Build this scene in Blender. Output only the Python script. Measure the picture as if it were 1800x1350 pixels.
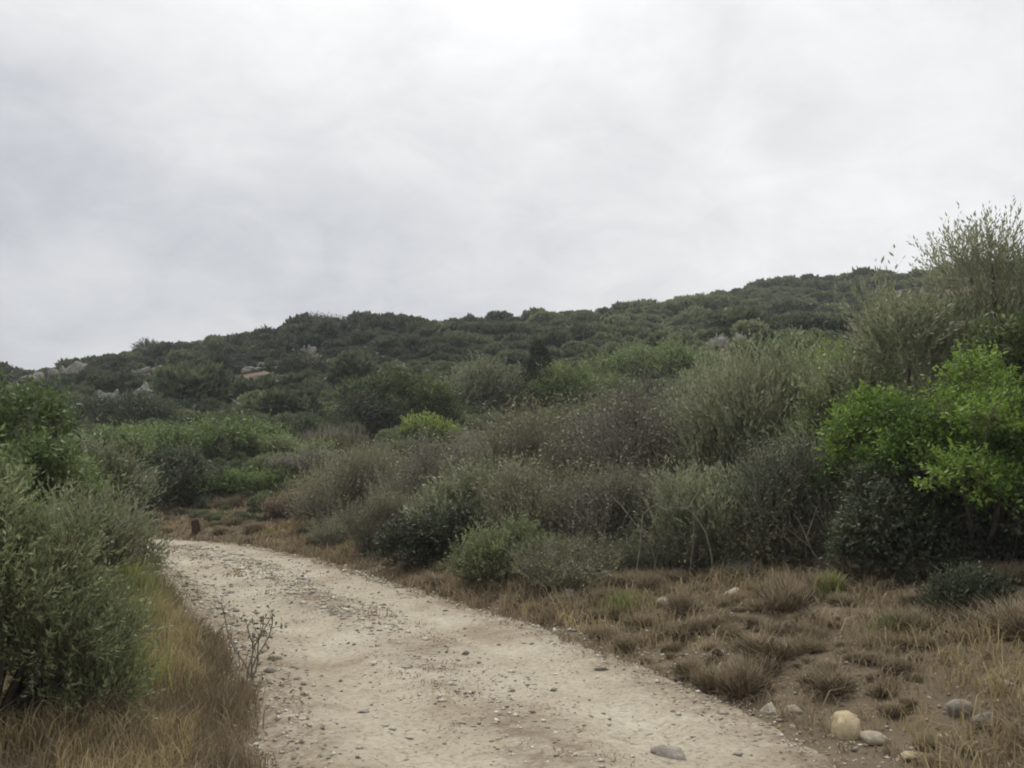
import bpy, math
import numpy as np
from mathutils import Vector

S = bpy.context.scene
for o in list(bpy.data.objects):
    bpy.data.objects.remove(o, do_unlink=True)
COL = S.collection
R = math.radians

# ------------------------------------------------------------------ camera, sky, sun, exposure
F = 1623.0                      # focal length in pixels of an 1800 px wide frame
PITCH = R(5.5)
EYE = 1.6
cam_d = bpy.data.cameras.new('camera')
cam_d.sensor_width = 36.0
cam_d.lens = 36.0 * F / 1800.0
cam_d.clip_start = 0.05
cam_d.clip_end = 5000
cam = bpy.data.objects.new('camera', cam_d)
cam.location = (0, 0, EYE)
cam.rotation_euler = (R(90) + PITCH, 0, 0)
COL.objects.link(cam)
S.camera = cam

SUN_EL, SUN_AZ = R(56), R(-14)   # azimuth from +Y towards +X
sdir = Vector((math.cos(SUN_EL) * math.sin(SUN_AZ), math.cos(SUN_EL) * math.cos(SUN_AZ), math.sin(SUN_EL)))
sun_d = bpy.data.lights.new('sun', 'SUN')
sun_d.energy = 1.5
sun_d.angle = R(24)
sun_d.color = (1.0, 0.965, 0.91)
sun = bpy.data.objects.new('sun', sun_d)
sun.rotation_euler = (-sdir).to_track_quat('-Z', 'Y').to_euler()
sun.location = sdir * 60
COL.objects.link(sun)

W = bpy.data.worlds.new('World')
S.world = W
W.use_nodes = True
nt = W.node_tree
nt.nodes.clear()


def N(t, tree=None, **kw):
    n = tree.nodes.new(t)
    for k, v in kw.items():
        setattr(n, k, v)
    return n


def math_node(tree, op, a, b=None, c=None):
    n = tree.nodes.new('ShaderNodeMath')
    n.operation = op
    for i, v in enumerate((a, b, c)):
        if v is None:
            continue
        if isinstance(v, (int, float)):
            n.inputs[i].default_value = v
        else:
            tree.links.new(v, n.inputs[i])
    return n.outputs[0]


SKY_OFF1 = (-20.711, 19.051, 0.4)
SKY_OFF2 = (-22.507, 25.677, 0.0)


def build_world():
    L = nt.links
    out = N('ShaderNodeOutputWorld', nt)
    bg = N('ShaderNodeBackground', nt)
    bg.inputs['Strength'].default_value = 0.1
    L.new(bg.outputs[0], out.inputs[0])
    sky = N('ShaderNodeTexSky', nt)
    sky.sky_type = 'NISHITA'
    sky.sun_disc = False
    sky.sun_elevation = SUN_EL
    sky.sun_rotation = SUN_AZ
    sky.dust_density = 3.0
    tc = N('ShaderNodeTexCoord', nt)
    sep = N('ShaderNodeSeparateXYZ', nt)
    L.new(tc.outputs['Generated'], sep.inputs[0])
    zc = math_node(nt, 'MAXIMUM', sep.outputs[2], 0.0)
    den = math_node(nt, 'ADD', zc, 0.32)
    cu = math_node(nt, 'DIVIDE', sep.outputs[0], den)
    cv = math_node(nt, 'DIVIDE', sep.outputs[1], den)
    comb = N('ShaderNodeCombineXYZ', nt)
    L.new(cu, comb.inputs[0]); L.new(cv, comb.inputs[1])
    comb.inputs[2].default_value = 3.7

    def noise(scale, detail, rough, off, dist=0.0):
        mp = N('ShaderNodeMapping', nt)
        mp.inputs['Location'].default_value = off
        L.new(comb.outputs[0], mp.inputs[0])
        n = N('ShaderNodeTexNoise', nt)
        n.inputs['Scale'].default_value = scale
        n.inputs['Detail'].default_value = detail
        n.inputs['Roughness'].default_value = rough
        n.inputs['Distortion'].default_value = dist
        L.new(mp.outputs[0], n.inputs['Vector'])
        return n.outputs[0]
    n1 = noise(0.9, 3, 0.5, SKY_OFF1, 0.4)
    n2 = noise(2.6, 6, 0.60, SKY_OFF2, 0.6)
    n3 = noise(6.5, 5, 0.6, (4.4, -3.1, 0.0), 0.8)
    # brightening round the veiled sun
    dp = N('ShaderNodeVectorMath', nt)
    dp.operation = 'DOT_PRODUCT'
    L.new(tc.outputs['Generated'], dp.inputs[0])
    dp.inputs[1].default_value = sdir
    g = math_node(nt, 'POWER', math_node(nt, 'MAXIMUM', dp.outputs['Value'], 0.0), 10.0)
    a = math_node(nt, 'MULTIPLY_ADD', n1, 3.8, 2.48)
    a = math_node(nt, 'ADD', a, math_node(nt, 'MULTIPLY', n2, 3.3))
    a = math_node(nt, 'ADD', a, math_node(nt, 'MULTIPLY_ADD', n3, 1.7, -0.85))
    a = math_node(nt, 'ADD', a, math_node(nt, 'MULTIPLY', g, 7.2))
    for vec, amt, pw in (((0.24, 0.96, 0.14), 1.0, 14.0), ((-0.55, 0.81, 0.20), -0.95, 14.0)):
        dq = N('ShaderNodeVectorMath', nt)
        dq.operation = 'DOT_PRODUCT'
        L.new(tc.outputs['Generated'], dq.inputs[0])
        dq.inputs[1].default_value = vec
        a = math_node(nt, 'ADD', a, math_node(nt, 'MULTIPLY', math_node(nt, 'POWER', math_node(nt, 'MAXIMUM', dq.outputs['Value'], 0.0), pw), amt))
    # an overcast sky is brighter overhead than near the horizon
    a = math_node(nt, 'MULTIPLY', a, math_node(nt, 'MULTIPLY_ADD', math_node(nt, 'MULTIPLY', zc, zc), 0.7, 1.02))
    # cloud tint: thin cloud slightly bluish, thick bright cloud neutral
    mr = N('ShaderNodeMapRange', nt)
    L.new(a, mr.inputs[0])
    mr.inputs[1].default_value = 5.2; mr.inputs[2].default_value = 7.2
    ramp = N('ShaderNodeMix', nt); ramp.data_type = 'RGBA'
    L.new(mr.outputs[0], ramp.inputs[0])
    ramp.inputs[6].default_value = (0.945, 0.975, 1.035, 1)
    ramp.inputs[7].default_value = (1.0, 1.0, 1.0, 1)
    mul = N('ShaderNodeMix', nt); mul.data_type = 'RGBA'; mul.blend_type = 'MULTIPLY'
    mul.inputs[0].default_value = 1.0
    mul.clamp_result = False
    L.new(ramp.outputs[2], mul.inputs[6])
    cmb = N('ShaderNodeCombineColor', nt)
    for i in range(3):
        L.new(a, cmb.inputs[i])
    L.new(cmb.outputs[0], mul.inputs[7])
    mix = N('ShaderNodeMix', nt); mix.data_type = 'RGBA'
    mix.inputs[0].default_value = 0.94
    L.new(sky.outputs[0], mix.inputs[6])
    L.new(mul.outputs[2], mix.inputs[7])
    L.new(mix.outputs[2], bg.inputs[0])


build_world()
S.view_settings.view_transform = 'Standard'
S.view_settings.look = 'None'
S.view_settings.exposure = 0.3
S.view_settings.gamma = 1.0
S.view_settings.use_curve_mapping = False
S.cycles.max_bounces = 5
S.cycles.diffuse_bounces = 3
S.cycles.glossy_bounces = 1
S.cycles.transmission_bounces = 3
S.cycles.transparent_max_bounces = 4
S.cycles.caustics_reflective = False
S.cycles.caustics_refractive = False
S.cycles.use_denoising = True
S.cycles.filter_width = 1.9

# ------------------------------------------------------------------ numpy helpers
rng0 = np.random.default_rng(11)


def _hash(ix, iy, seed):
    h = (ix.astype(np.int64) * 374761393 + iy.astype(np.int64) * 668265263 + seed * 974711) & 0xFFFFFFFF
    h = ((h ^ (h >> 13)) * 1274126177) & 0xFFFFFFFF
    h = h ^ (h >> 16)
    return (h & 0xFFFF) / 65535.0


def vnoise(x, y, seed=0):
    x = np.asarray(x, float); y = np.asarray(y, float)
    xi = np.floor(x); yi = np.floor(y)
    fx = x - xi; fy = y - yi
    fx = fx * fx * (3 - 2 * fx); fy = fy * fy * (3 - 2 * fy)
    a = _hash(xi, yi, seed); b = _hash(xi + 1, yi, seed)
    c = _hash(xi, yi + 1, seed); d = _hash(xi + 1, yi + 1, seed)
    return (a + (b - a) * fx) * (1 - fy) + (c + (d - c) * fx) * fy - 0.5


def fbm(x, y, seed=0, oct=4):
    s = 0; a = 1.0
    for i in range(oct):
        s = s + a * vnoise(x * 2 ** i, y * 2 ** i, seed + i * 17)
        a *= 0.5
    return s


def sstep(a, b, x):
    t = np.clip((x - a) / (b - a), 0, 1)
    return t * t * (3 - 2 * t)


def norm(v):
    return v / np.maximum(np.linalg.norm(v, axis=-1, keepdims=True), 1e-9)


def pix_dir(px, py):
    """direction of the ray through a photograph pixel"""
    px = np.asarray(px, float); py = np.asarray(py, float)
    x = (px - 900) / F
    up = (675 - py) / F
    y = math.cos(PITCH) - up * math.sin(PITCH)
    z = math.sin(PITCH) + up * math.cos(PITCH)
    return np.stack([x * np.ones_like(y), y * np.ones_like(x), z * np.ones_like(x)], -1)


def at(px, py, Y):
    d = pix_dir(px, py)
    return np.array([d[0] / d[1] * Y, Y, EYE + d[2] / d[1] * Y])


# ------------------------------------------------------------------ terrain
CTRL = np.array([(-3, -60), (-1.0, -30), (0.2, -14), (0.5, -5), (0.55, 0), (0.55, 3), (0.30, 5), (-0.28, 7.04),
                 (-1.33, 9.65), (-2.45, 11.86), (-4.2, 15.4), (-5.75, 18), (-7.6, 20.3), (-10.4, 22.2), (-14, 23.3),
                 (-20, 24.0), (-30, 24.2), (-45, 24), (-70, 20), (-100, 12)], float)


def catmull(P, per=12):
    out = []
    Q = np.vstack([2 * P[0] - P[1], P, 2 * P[-1] - P[-2]])
    for i in range(1, len(Q) - 2):
        for k in range(per):
            t = k / per
            p0, p1, p2, p3 = Q[i - 1], Q[i], Q[i + 1], Q[i + 2]
            out.append(0.5 * ((2 * p1) + (-p0 + p2) * t + (2 * p0 - 5 * p1 + 4 * p2 - p3) * t * t + (-p0 + 3 * p1 - 3 * p2 + p3) * t ** 3))
    out.append(P[-1])
    return np.array(out)


_c = catmull(CTRL)
_L = np.concatenate([[0], np.cumsum(np.linalg.norm(np.diff(_c, axis=0), axis=1))])
_s = np.arange(0, _L[-1], 0.3)
CL = np.stack([np.interp(_s, _L, _c[:, 0]), np.interp(_s, _L, _c[:, 1])], 1)
CT = norm(np.gradient(CL, axis=0))
CN = np.stack([CT[:, 1], -CT[:, 0]], 1)      # to the right of travel
HALF = 1.68


def road_su(x, y):
    """arc length and signed offset (right positive) from the track's middle"""
    x = np.atleast_1d(np.asarray(x, float)); y = np.atleast_1d(np.asarray(y, float))
    s = np.empty(x.shape); u = np.empty(x.shape)
    for i in range(0, len(x), 8000):
        dx = x[i:i + 8000, None] - CL[None, :, 0]
        dy = y[i:i + 8000, None] - CL[None, :, 1]
        j = np.argmin(dx * dx + dy * dy, 1)
        r = np.arange(len(j))
        ddx = dx[r, j]; ddy = dy[r, j]
        s[i:i + 8000] = j * 0.3 + ddx * CT[j, 0] + ddy * CT[j, 1]
        sg = ddx * CN[j, 0] + ddy * CN[j, 1]
        u[i:i + 8000] = np.sign(sg) * np.sqrt(ddx ** 2 + ddy ** 2)
    return s, u


RIDGE = np.array([(-900, 800), (-400, 745), (0, 672), (60, 662), (150, 638), (250, 615), (400, 601), (500, 580), (560, 570),
                  (650, 572), (750, 578), (900, 574), (1000, 564), (1200, 537), (1300, 520), (1400, 509), (1500, 498),
                  (1600, 489), (1800, 470), (2200, 450), (2800, 440)], float)
_rd = pix_dir(RIDGE[:, 0], RIDGE[:, 1])
R_AZ = np.arctan2(_rd[:, 0], _rd[:, 1])
R_TAN = _rd[:, 2] / np.hypot(_rd[:, 0], _rd[:, 1])
R_AZ = np.concatenate([[-math.pi, -1.9], R_AZ, [1.9, math.pi]])
R_TAN = np.concatenate([[-0.01, -0.005], R_TAN, [0.12, -0.01]])


def ridge_d(az):
    return 118 + 45 * sstep(-0.02, 0.28, az)


def H(x, y):
    x = np.atleast_1d(np.asarray(x, float)); y = np.atleast_1d(np.asarray(y, float))
    r = np.hypot(x, y) + 1e-6
    az = np.arctan2(x, y)
    s, u = road_su(x, y)
    D = ridge_d(az)
    zr = EYE + np.interp(az, R_AZ, R_TAN) * D - 0.9
    r0 = 21 - 8 * sstep(-0.1, 0.3, az)
    t = np.clip((r - r0) / (D - r0), 0, None)
    g = np.where(t < 0.8, t ** 1.25, 0)
    # roll over the top, smoothly, then fall away
    g80, m80 = 0.8 ** 1.25, 1.25 * 0.8 ** 0.25
    q = np.clip((t - 0.8) / 0.55, 0, None)
    top = g80 + m80 * 0.55 * (q - 0.5 * q * q) * 1.0
    top = np.where(q > 1, (g80 + m80 * 0.275) * np.exp(-np.clip((t - 1.35), 0, None) * 0.35), top)
    g = np.where(t >= 0.8, top, g) / (g80 + m80 * (0.2 - 0.5 * 0.2 ** 2 / 0.55))
    z = zr * g
    # lumps on the hill
    amp = sstep(22, 60, r)
    z = z + amp * (1.6 * vnoise(x / 23, y / 23, 3) + 0.8 * vnoise(x / 9, y / 9, 5)) * np.exp(-np.clip(t - 1, 0, None))
    ed = np.abs(u) - HALF
    right = u > 0
    bank = np.where(right, 0.125 * np.clip(ed, 0, 4.2) + 0.12 * sstep(0.1, 0.9, ed), 0.10 * sstep(0, 0.9, ed) + 0.015 * np.clip(ed, 0, 20))
    z = z * sstep(0.0, 6.0, ed) + bank
    off = sstep(-0.1, 0.5, ed)
    z = z + off * (0.10 * fbm(x / 1.3, y / 1.3, 21, 4)) + 0.03 * fbm(x / 0.35, y / 0.35, 22, 2) * off
    z = z - 0.09 * (1 - sstep(-0.35, 0.02, ed + 0.35 * vnoise(x / 0.9, y / 0.9, 31) + 0.18 * vnoise(x / 0.3, y / 0.3, 32)))
    return z


def Hs(x, y):
    return float(H(x, y)[0])


def ground_hit(px, py, lo=4.0, hi=150.0):
    """where the sight line through a photograph pixel meets the ground"""
    ys = np.arange(lo, hi, 0.1 if hi < 60 else 0.25)
    d = pix_dir(px, py)
    xs = d[0] / d[1] * ys
    zs = EYE + d[2] / d[1] * ys
    hit = np.nonzero(zs <= H(xs, ys))[0]
    Y = float(ys[hit[0]]) if len(hit) else hi
    return float(d[0] / d[1] * Y), Y


# ------------------------------------------------------------------ mesh builder
class MB:
    def __init__(self):
        self.v = []; self.f = []; self.t = []; self.n = 0

    def add(self, V, Fc, tint=0.5, mat=0):
        V = np.asarray(V, float).reshape(-1, 3)
        Fc = np.asarray(Fc, np.int64)
        self.v.append(V)
        self.f.append((Fc + self.n, mat))
        self.t.append(np.broadcast_to(np.asarray(tint, float), (len(V),)))
        self.n += len(V)

    def quads(self, Q, tint, mat=0):
        n = len(Q)
        if n == 0:
            return
        self.add(Q.reshape(-1, 3), np.arange(n * 4).reshape(n, 4), np.repeat(tint, 4), mat)

    def mesh(self, name, mats, smooth=False):
        me = bpy.data.meshes.new(name)
        V = np.concatenate(self.v)
        me.vertices.add(len(V))
        me.vertices.foreach_set('co', V.astype(np.float32).ravel())
        loops = np.concatenate([f.ravel() for f, _ in self.f])
        tot = np.concatenate([np.full(len(f), f.shape[1]) for f, _ in self.f])
        mi = np.concatenate([np.full(len(f), m) for f, m in self.f])
        me.loops.add(len(loops))
        me.loops.foreach_set('vertex_index', loops.astype(np.int32))
        me.polygons.add(len(tot))
        me.polygons.foreach_set('loop_start', np.concatenate([[0], np.cumsum(tot)[:-1]]).astype(np.int32))
        me.polygons.foreach_set('material_index', mi.astype(np.int32))
        at_ = me.attributes.new('tint', 'FLOAT', 'POINT')
        at_.data.foreach_set('value', np.concatenate(self.t).astype(np.float32))
        for m in (mats if isinstance(mats, (list, tuple)) else [mats]):
            me.materials.append(m)
        me.update(calc_edges=True)
        me.validate()
        if smooth:
            me.shade_smooth()
        return me

    def build(self, name, mats, parent=None, smooth=False):
        o = bpy.data.objects.new(name, self.mesh(name, mats, smooth))
        COL.objects.link(o)
        o.parent = parent
        return o


def tag(o, label=None, cat=None, group=None, kind=None):
    if label: o['label'] = label
    if cat: o['category'] = cat
    if group: o['group'] = group
    if kind: o['kind'] = kind
    return o


def empty(name, loc, rz=0.0):
    o = bpy.data.objects.new(name, None)
    o.empty_display_size = 0.2
    o.location = tuple(float(v) for v in loc)
    o.rotation_euler = (0, 0, rz)
    COL.objects.link(o)
    return o


def tube(mb, pts, rad, sides=5, tint=0.5, mat=0):
    pts = np.asarray(pts, float)
    n = len(pts)
    rad = np.broadcast_to(np.asarray(rad, float), (n,))
    T = norm(np.gradient(pts, axis=0))
    ref = np.array([0.31, 0.17, 0.93]) if abs(T[0, 2]) < 0.9 else np.array([0.9, 0.3, 0.1])
    A = norm(np.cross(T, ref)); B = np.cross(T, A)
    an = np.linspace(0, 2 * math.pi, sides, endpoint=False)
    V = pts[:, None, :] + rad[:, None, None] * (np.cos(an)[None, :, None] * A[:, None, :] + np.sin(an)[None, :, None] * B[:, None, :])
    i = np.arange(n - 1)[:, None] * sides; j = np.arange(sides)[None, :]; k = (j + 1) % sides
    Fc = np.stack([i + j, i + k, i + sides + k, i + sides + j], -1).reshape(-1, 4)
    mb.add(V.reshape(-1, 3), Fc, tint, mat)
    mb.add(np.vstack([V[-1], pts[-1:] + T[-1:] * rad[-1] * 0.6]), [[a, (a + 1) % sides, sides] for a in range(sides)], tint, mat)


def twigs(mb, P, Dv, L, r, tint, mat=0, rng=rng0, bend=0.15, plain=False):
    """many thin three-sided twigs, two segments each"""
    n = len(P)
    if n == 0:
        return
    L = np.broadcast_to(L, (n,))[:, None]
    side = norm(np.cross(Dv, rng.normal(size=(n, 3))))
    side2 = np.cross(Dv, side)
    p1 = P + Dv * L * 0.5 + side * L * bend * rng.normal(size=(n, 1)) * 0.5
    p2 = P + Dv * L + side2 * L * bend * rng.normal(size=(n, 1))
    r = np.broadcast_to(r, (n,))[:, None]
    an = [0, 2.094, 4.189]
    if plain:
        V = np.stack([P + r * (math.cos(a) * side + math.sin(a) * side2) for a in an] + [p2], 1)
        b = np.arange(n)[:, None, None] * 4
        mb.add(V.reshape(-1, 3), (np.array([[0, 1, 3], [1, 2, 3], [2, 0, 3]])[None] + b).reshape(-1, 3), np.repeat(np.broadcast_to(tint, (n,)), 4), mat)
        return
    ring = lambda c, k: np.stack([c + r * k * (math.cos(a) * side + math.sin(a) * side2) for a in an], 1)
    V = np.concatenate([ring(P, 1.0), ring(p1, 0.75), p2[:, None]], 1)     # n,7,3
    b = np.arange(n)[:, None, None] * 7
    q = np.array([[0, 1, 4, 3], [1, 2, 5, 4], [2, 0, 3, 5]])[None]
    t = np.array([[3, 4, 6], [4, 5, 6], [5, 3, 6]])[None]
    o = mb.n
    mb.add(V.reshape(-1, 3), (q + b).reshape(-1, 4), np.repeat(np.broadcast_to(tint, (n,)), 7), mat)
    mb.f.append(((t + b).reshape(-1, 3) + o, mat))


# ------------------------------------------------------------------ materials
MATS = {}


def new_mat(name):
    m = bpy.data.materials.new(name)
    m.use_nodes = True
    m.node_tree.nodes.clear()
    MATS[name] = m
    return m, m.node_tree


def ramp_node(t, stops):
    r = t.nodes.new('ShaderNodeValToRGB')
    e = r.color_ramp.elements
    while len(e) < len(stops):
        e.new(0.5)
    for i, (p, c) in enumerate(stops):
        e[i].position = p
        e[i].color = (*c, 1)
    return r


def leaf_mat(name, dark, mid, light, trans=0.25, rough=0.55, inst=False):
    m, t = new_mat(name)
    L = t.links
    out = t.nodes.new('ShaderNodeOutputMaterial')
    a = t.nodes.new('ShaderNodeAttribute'); a.attribute_name = 'tint'
    v = a.outputs['Fac']
    if inst:
        b = t.nodes.new('ShaderNodeAttribute'); b.attribute_name = 'itint'; b.attribute_type = 'INSTANCER'
        v = math_node(t, 'ADD', math_node(t, 'MULTIPLY', v, 0.45), math_node(t, 'MULTIPLY', b.outputs['Fac'], 0.6))
    k = 1.4 if trans > 0 else 1.15
    r = ramp_node(t, [(0.0, [c * k for c in dark]), (0.5, [c * k for c in mid]), (1.0, [c * k for c in light])])
    trans = trans + 0.13 if trans > 0 else 0
    L.new(v, r.inputs[0])
    oi = t.nodes.new('ShaderNodeObjectInfo')
    hsv = t.nodes.new('ShaderNodeHueSaturation')
    hsv.inputs['Saturation'].default_value = 1.0
    mr = t.nodes.new('ShaderNodeMapRange')
    mr.inputs[3].default_value = 0.85; mr.inputs[4].default_value = 1.15
    L.new(oi.outputs['Random'], mr.inputs[0])
    L.new(mr.outputs[0], hsv.inputs['Value'])
    L.new(r.outputs[0], hsv.inputs['Color'])
    p = t.nodes.new('ShaderNodeBsdfPrincipled')
    L.new(hsv.outputs[0], p.inputs['Base Color'])
    p.inputs['Roughness'].default_value = rough
    p.inputs['Specular IOR Level'].default_value = 0.25
    if trans > 0:
        tr = t.nodes.new('ShaderNodeBsdfTranslucent')
        L.new(hsv.outputs[0], tr.inputs[0])
        mx = t.nodes.new('ShaderNodeMixShader')
        mx.inputs[0].default_value = trans
        L.new(p.outputs[0], mx.inputs[1]); L.new(tr.outputs[0], mx.inputs[2])
        L.new(mx.outputs[0], out.inputs[0])
    else:
        L.new(p.outputs[0], out.inputs[0])
    return m


def noise_mat(name, stops, scale, detail=5, rough_tex=0.6, roughness=0.95, bump=0.3, bscale=None, second=None, dist=0.02):
    m, t = new_mat(name)
    L = t.links
    out = t.nodes.new('ShaderNodeOutputMaterial')
    tc = t.nodes.new('ShaderNodeTexCoord')
    n = t.nodes.new('ShaderNodeTexNoise')
    n.inputs['Scale'].default_value = scale
    n.inputs['Detail'].default_value = detail
    n.inputs['Roughness'].default_value = rough_tex
    L.new(tc.outputs['Object'], n.inputs['Vector'])
    r = ramp_node(t, stops)
    L.new(n.outputs[0], r.inputs[0])
    col = r.outputs[0]
    if second:
        st2, sc2, fac = second
        n2 = t.nodes.new('ShaderNodeTexNoise')
        n2.inputs['Scale'].default_value = sc2
        n2.inputs['Detail'].default_value = 4
        L.new(tc.outputs['Object'], n2.inputs['Vector'])
        r2 = ramp_node(t, st2)
        L.new(n2.outputs[0], r2.inputs[0])
        mx = t.nodes.new('ShaderNodeMix'); mx.data_type = 'RGBA'
        mx.inputs[0].default_value = fac
        L.new(col, mx.inputs[6]); L.new(r2.outputs[0], mx.inputs[7])
        col = mx.outputs[2]
    p = t.nodes.new('ShaderNodeBsdfPrincipled')
    L.new(col, p.inputs['Base Color'])
    p.inputs['Roughness'].default_value = roughness
    p.inputs['Specular IOR Level'].default_value = 0.15
    if bump:
        nb = t.nodes.new('ShaderNodeTexNoise')
        nb.inputs['Scale'].default_value = bscale or scale * 4
        nb.inputs['Detail'].default_value = 6
        nb.inputs['Roughness'].default_value = 0.7
        L.new(tc.outputs['Object'], nb.inputs['Vector'])
        bp = t.nodes.new('ShaderNodeBump')
        bp.inputs['Strength'].default_value = bump
        bp.inputs['Distance'].default_value = dist
        L.new(nb.outputs[0], bp.inputs['Height'])
        L.new(bp.outputs[0], p.inputs['Normal'])
    L.new(p.outputs[0], out.inputs[0])
    return m


# foliage by kind
leaf_mat('leaf_deep', (0.055, 0.082, 0.028), (0.105, 0.148, 0.048), (0.170, 0.215, 0.080))
leaf_mat('leaf_bright', (0.022, 0.040, 0.010), (0.078, 0.130, 0.022), (0.165, 0.235, 0.044), trans=0.3)
leaf_mat('leaf_dome', (0.026, 0.036, 0.014), (0.055, 0.078, 0.024), (0.150, 0.190, 0.062))
leaf_mat('leaf_fresh', (0.055, 0.088, 0.026), (0.105, 0.150, 0.044), (0.180, 0.225, 0.075), trans=0.3)
leaf_mat('leaf_lime', (0.090, 0.130, 0.028), (0.155, 0.205, 0.045), (0.235, 0.280, 0.075), trans=0.3)
leaf_mat('leaf_olive', (0.100, 0.110, 0.062), (0.170, 0.182, 0.106), (0.265, 0.272, 0.175), trans=0.2)
leaf_mat('leaf_grey_green', (0.090, 0.112, 0.052), (0.160, 0.186, 0.088), (0.250, 0.270, 0.140), trans=0.2)
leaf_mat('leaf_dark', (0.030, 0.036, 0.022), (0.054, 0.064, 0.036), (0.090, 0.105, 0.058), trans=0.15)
leaf_mat('leaf_dry', (0.084, 0.084, 0.044), (0.132, 0.128, 0.070), (0.180, 0.172, 0.100), trans=0.15)
leaf_mat('leaf_mauve', (0.088, 0.086, 0.060), (0.130, 0.125, 0.088), (0.170, 0.162, 0.115), trans=0.1)
leaf_mat('leaf_rust', (0.130, 0.088, 0.056), (0.190, 0.138, 0.090), (0.260, 0.205, 0.135), trans=0.15)
leaf_mat('twig_grey', (0.085, 0.076, 0.056), (0.150, 0.136, 0.102), (0.235, 0.215, 0.168), trans=0, rough=0.9)
leaf_mat('twig_brown', (0.06, 0.045, 0.032), (0.10, 0.078, 0.055), (0.15, 0.12, 0.085), trans=0, rough=0.9)
leaf_mat('grass_dry', (0.155, 0.115, 0.060), (0.285, 0.228, 0.118), (0.44, 0.37, 0.21), trans=0.2, rough=0.8)
leaf_mat('grass_brown', (0.100, 0.076, 0.046), (0.180, 0.142, 0.090), (0.29, 0.24, 0.155), trans=0.15, rough=0.85)
leaf_mat('grass_green', (0.10, 0.12, 0.04), (0.18, 0.20, 0.07), (0.28, 0.29, 0.11), trans=0.25, rough=0.7)
leaf_mat('scrub_leaf', (0.020, 0.024, 0.018), (0.095, 0.112, 0.058), (0.185, 0.195, 0.098), trans=0.2, inst=True)
leaf_mat('under_leaf', (0.060, 0.060, 0.030), (0.128, 0.125, 0.066), (0.195, 0.188, 0.100), trans=0.15, inst=True)
noise_mat('bark', [(0.3, (0.06, 0.05, 0.04)), (0.7, (0.16, 0.14, 0.115))], 9, bump=0.6)
noise_mat('dead_wood', [(0.3, (0.15, 0.135, 0.11)), (0.7, (0.30, 0.28, 0.24))], 14, bump=0.5)
noise_mat('stump_wood', [(0.3, (0.03, 0.02, 0.014)), (0.7, (0.075, 0.052, 0.036))], 14, bump=0.6)
noise_mat('limestone', [(0.25, (0.20, 0.17, 0.125)), (0.5, (0.36, 0.315, 0.24)), (0.75, (0.54, 0.49, 0.39))], 16, detail=7, bump=0.9, bscale=45, dist=0.015)
noise_mat('limestone_warm', [(0.25, (0.24, 0.18, 0.105)), (0.5, (0.45, 0.37, 0.235)), (0.75, (0.58, 0.50, 0.35))], 16, detail=7, bump=0.9, bscale=45, dist=0.015)
noise_mat('limestone_grey', [(0.25, (0.15, 0.132, 0.105)), (0.55, (0.27, 0.245, 0.205)), (0.8, (0.42, 0.39, 0.335))], 16, detail=7, bump=0.9, bscale=45, dist=0.015)
noise_mat('outcrop_rock', [(0.3, (0.09, 0.09, 0.08)), (0.5, (0.19, 0.185, 0.16)), (0.75, (0.32, 0.31, 0.27))], 1.1, bump=0.8, bscale=3, dist=0.2)
noise_mat('red_earth', [(0.35, (0.04, 0.027, 0.022)), (0.55, (0.090, 0.058, 0.046)), (0.75, (0.15, 0.110, 0.090))], 0.9, bump=0.7, bscale=3, dist=0.2)
noise_mat('soil', [(0.28, (0.060, 0.041, 0.026)), (0.45, (0.120, 0.088, 0.057)), (0.6, (0.168, 0.128, 0.086)), (0.78, (0.25, 0.20, 0.145))], 1.7,
          detail=8, rough_tex=0.7, bump=0.8, bscale=9, dist=0.05,
          second=([(0.35, (0.10, 0.085, 0.05)), (0.65, (0.19, 0.155, 0.11))], 0.25, 0.45))


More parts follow.
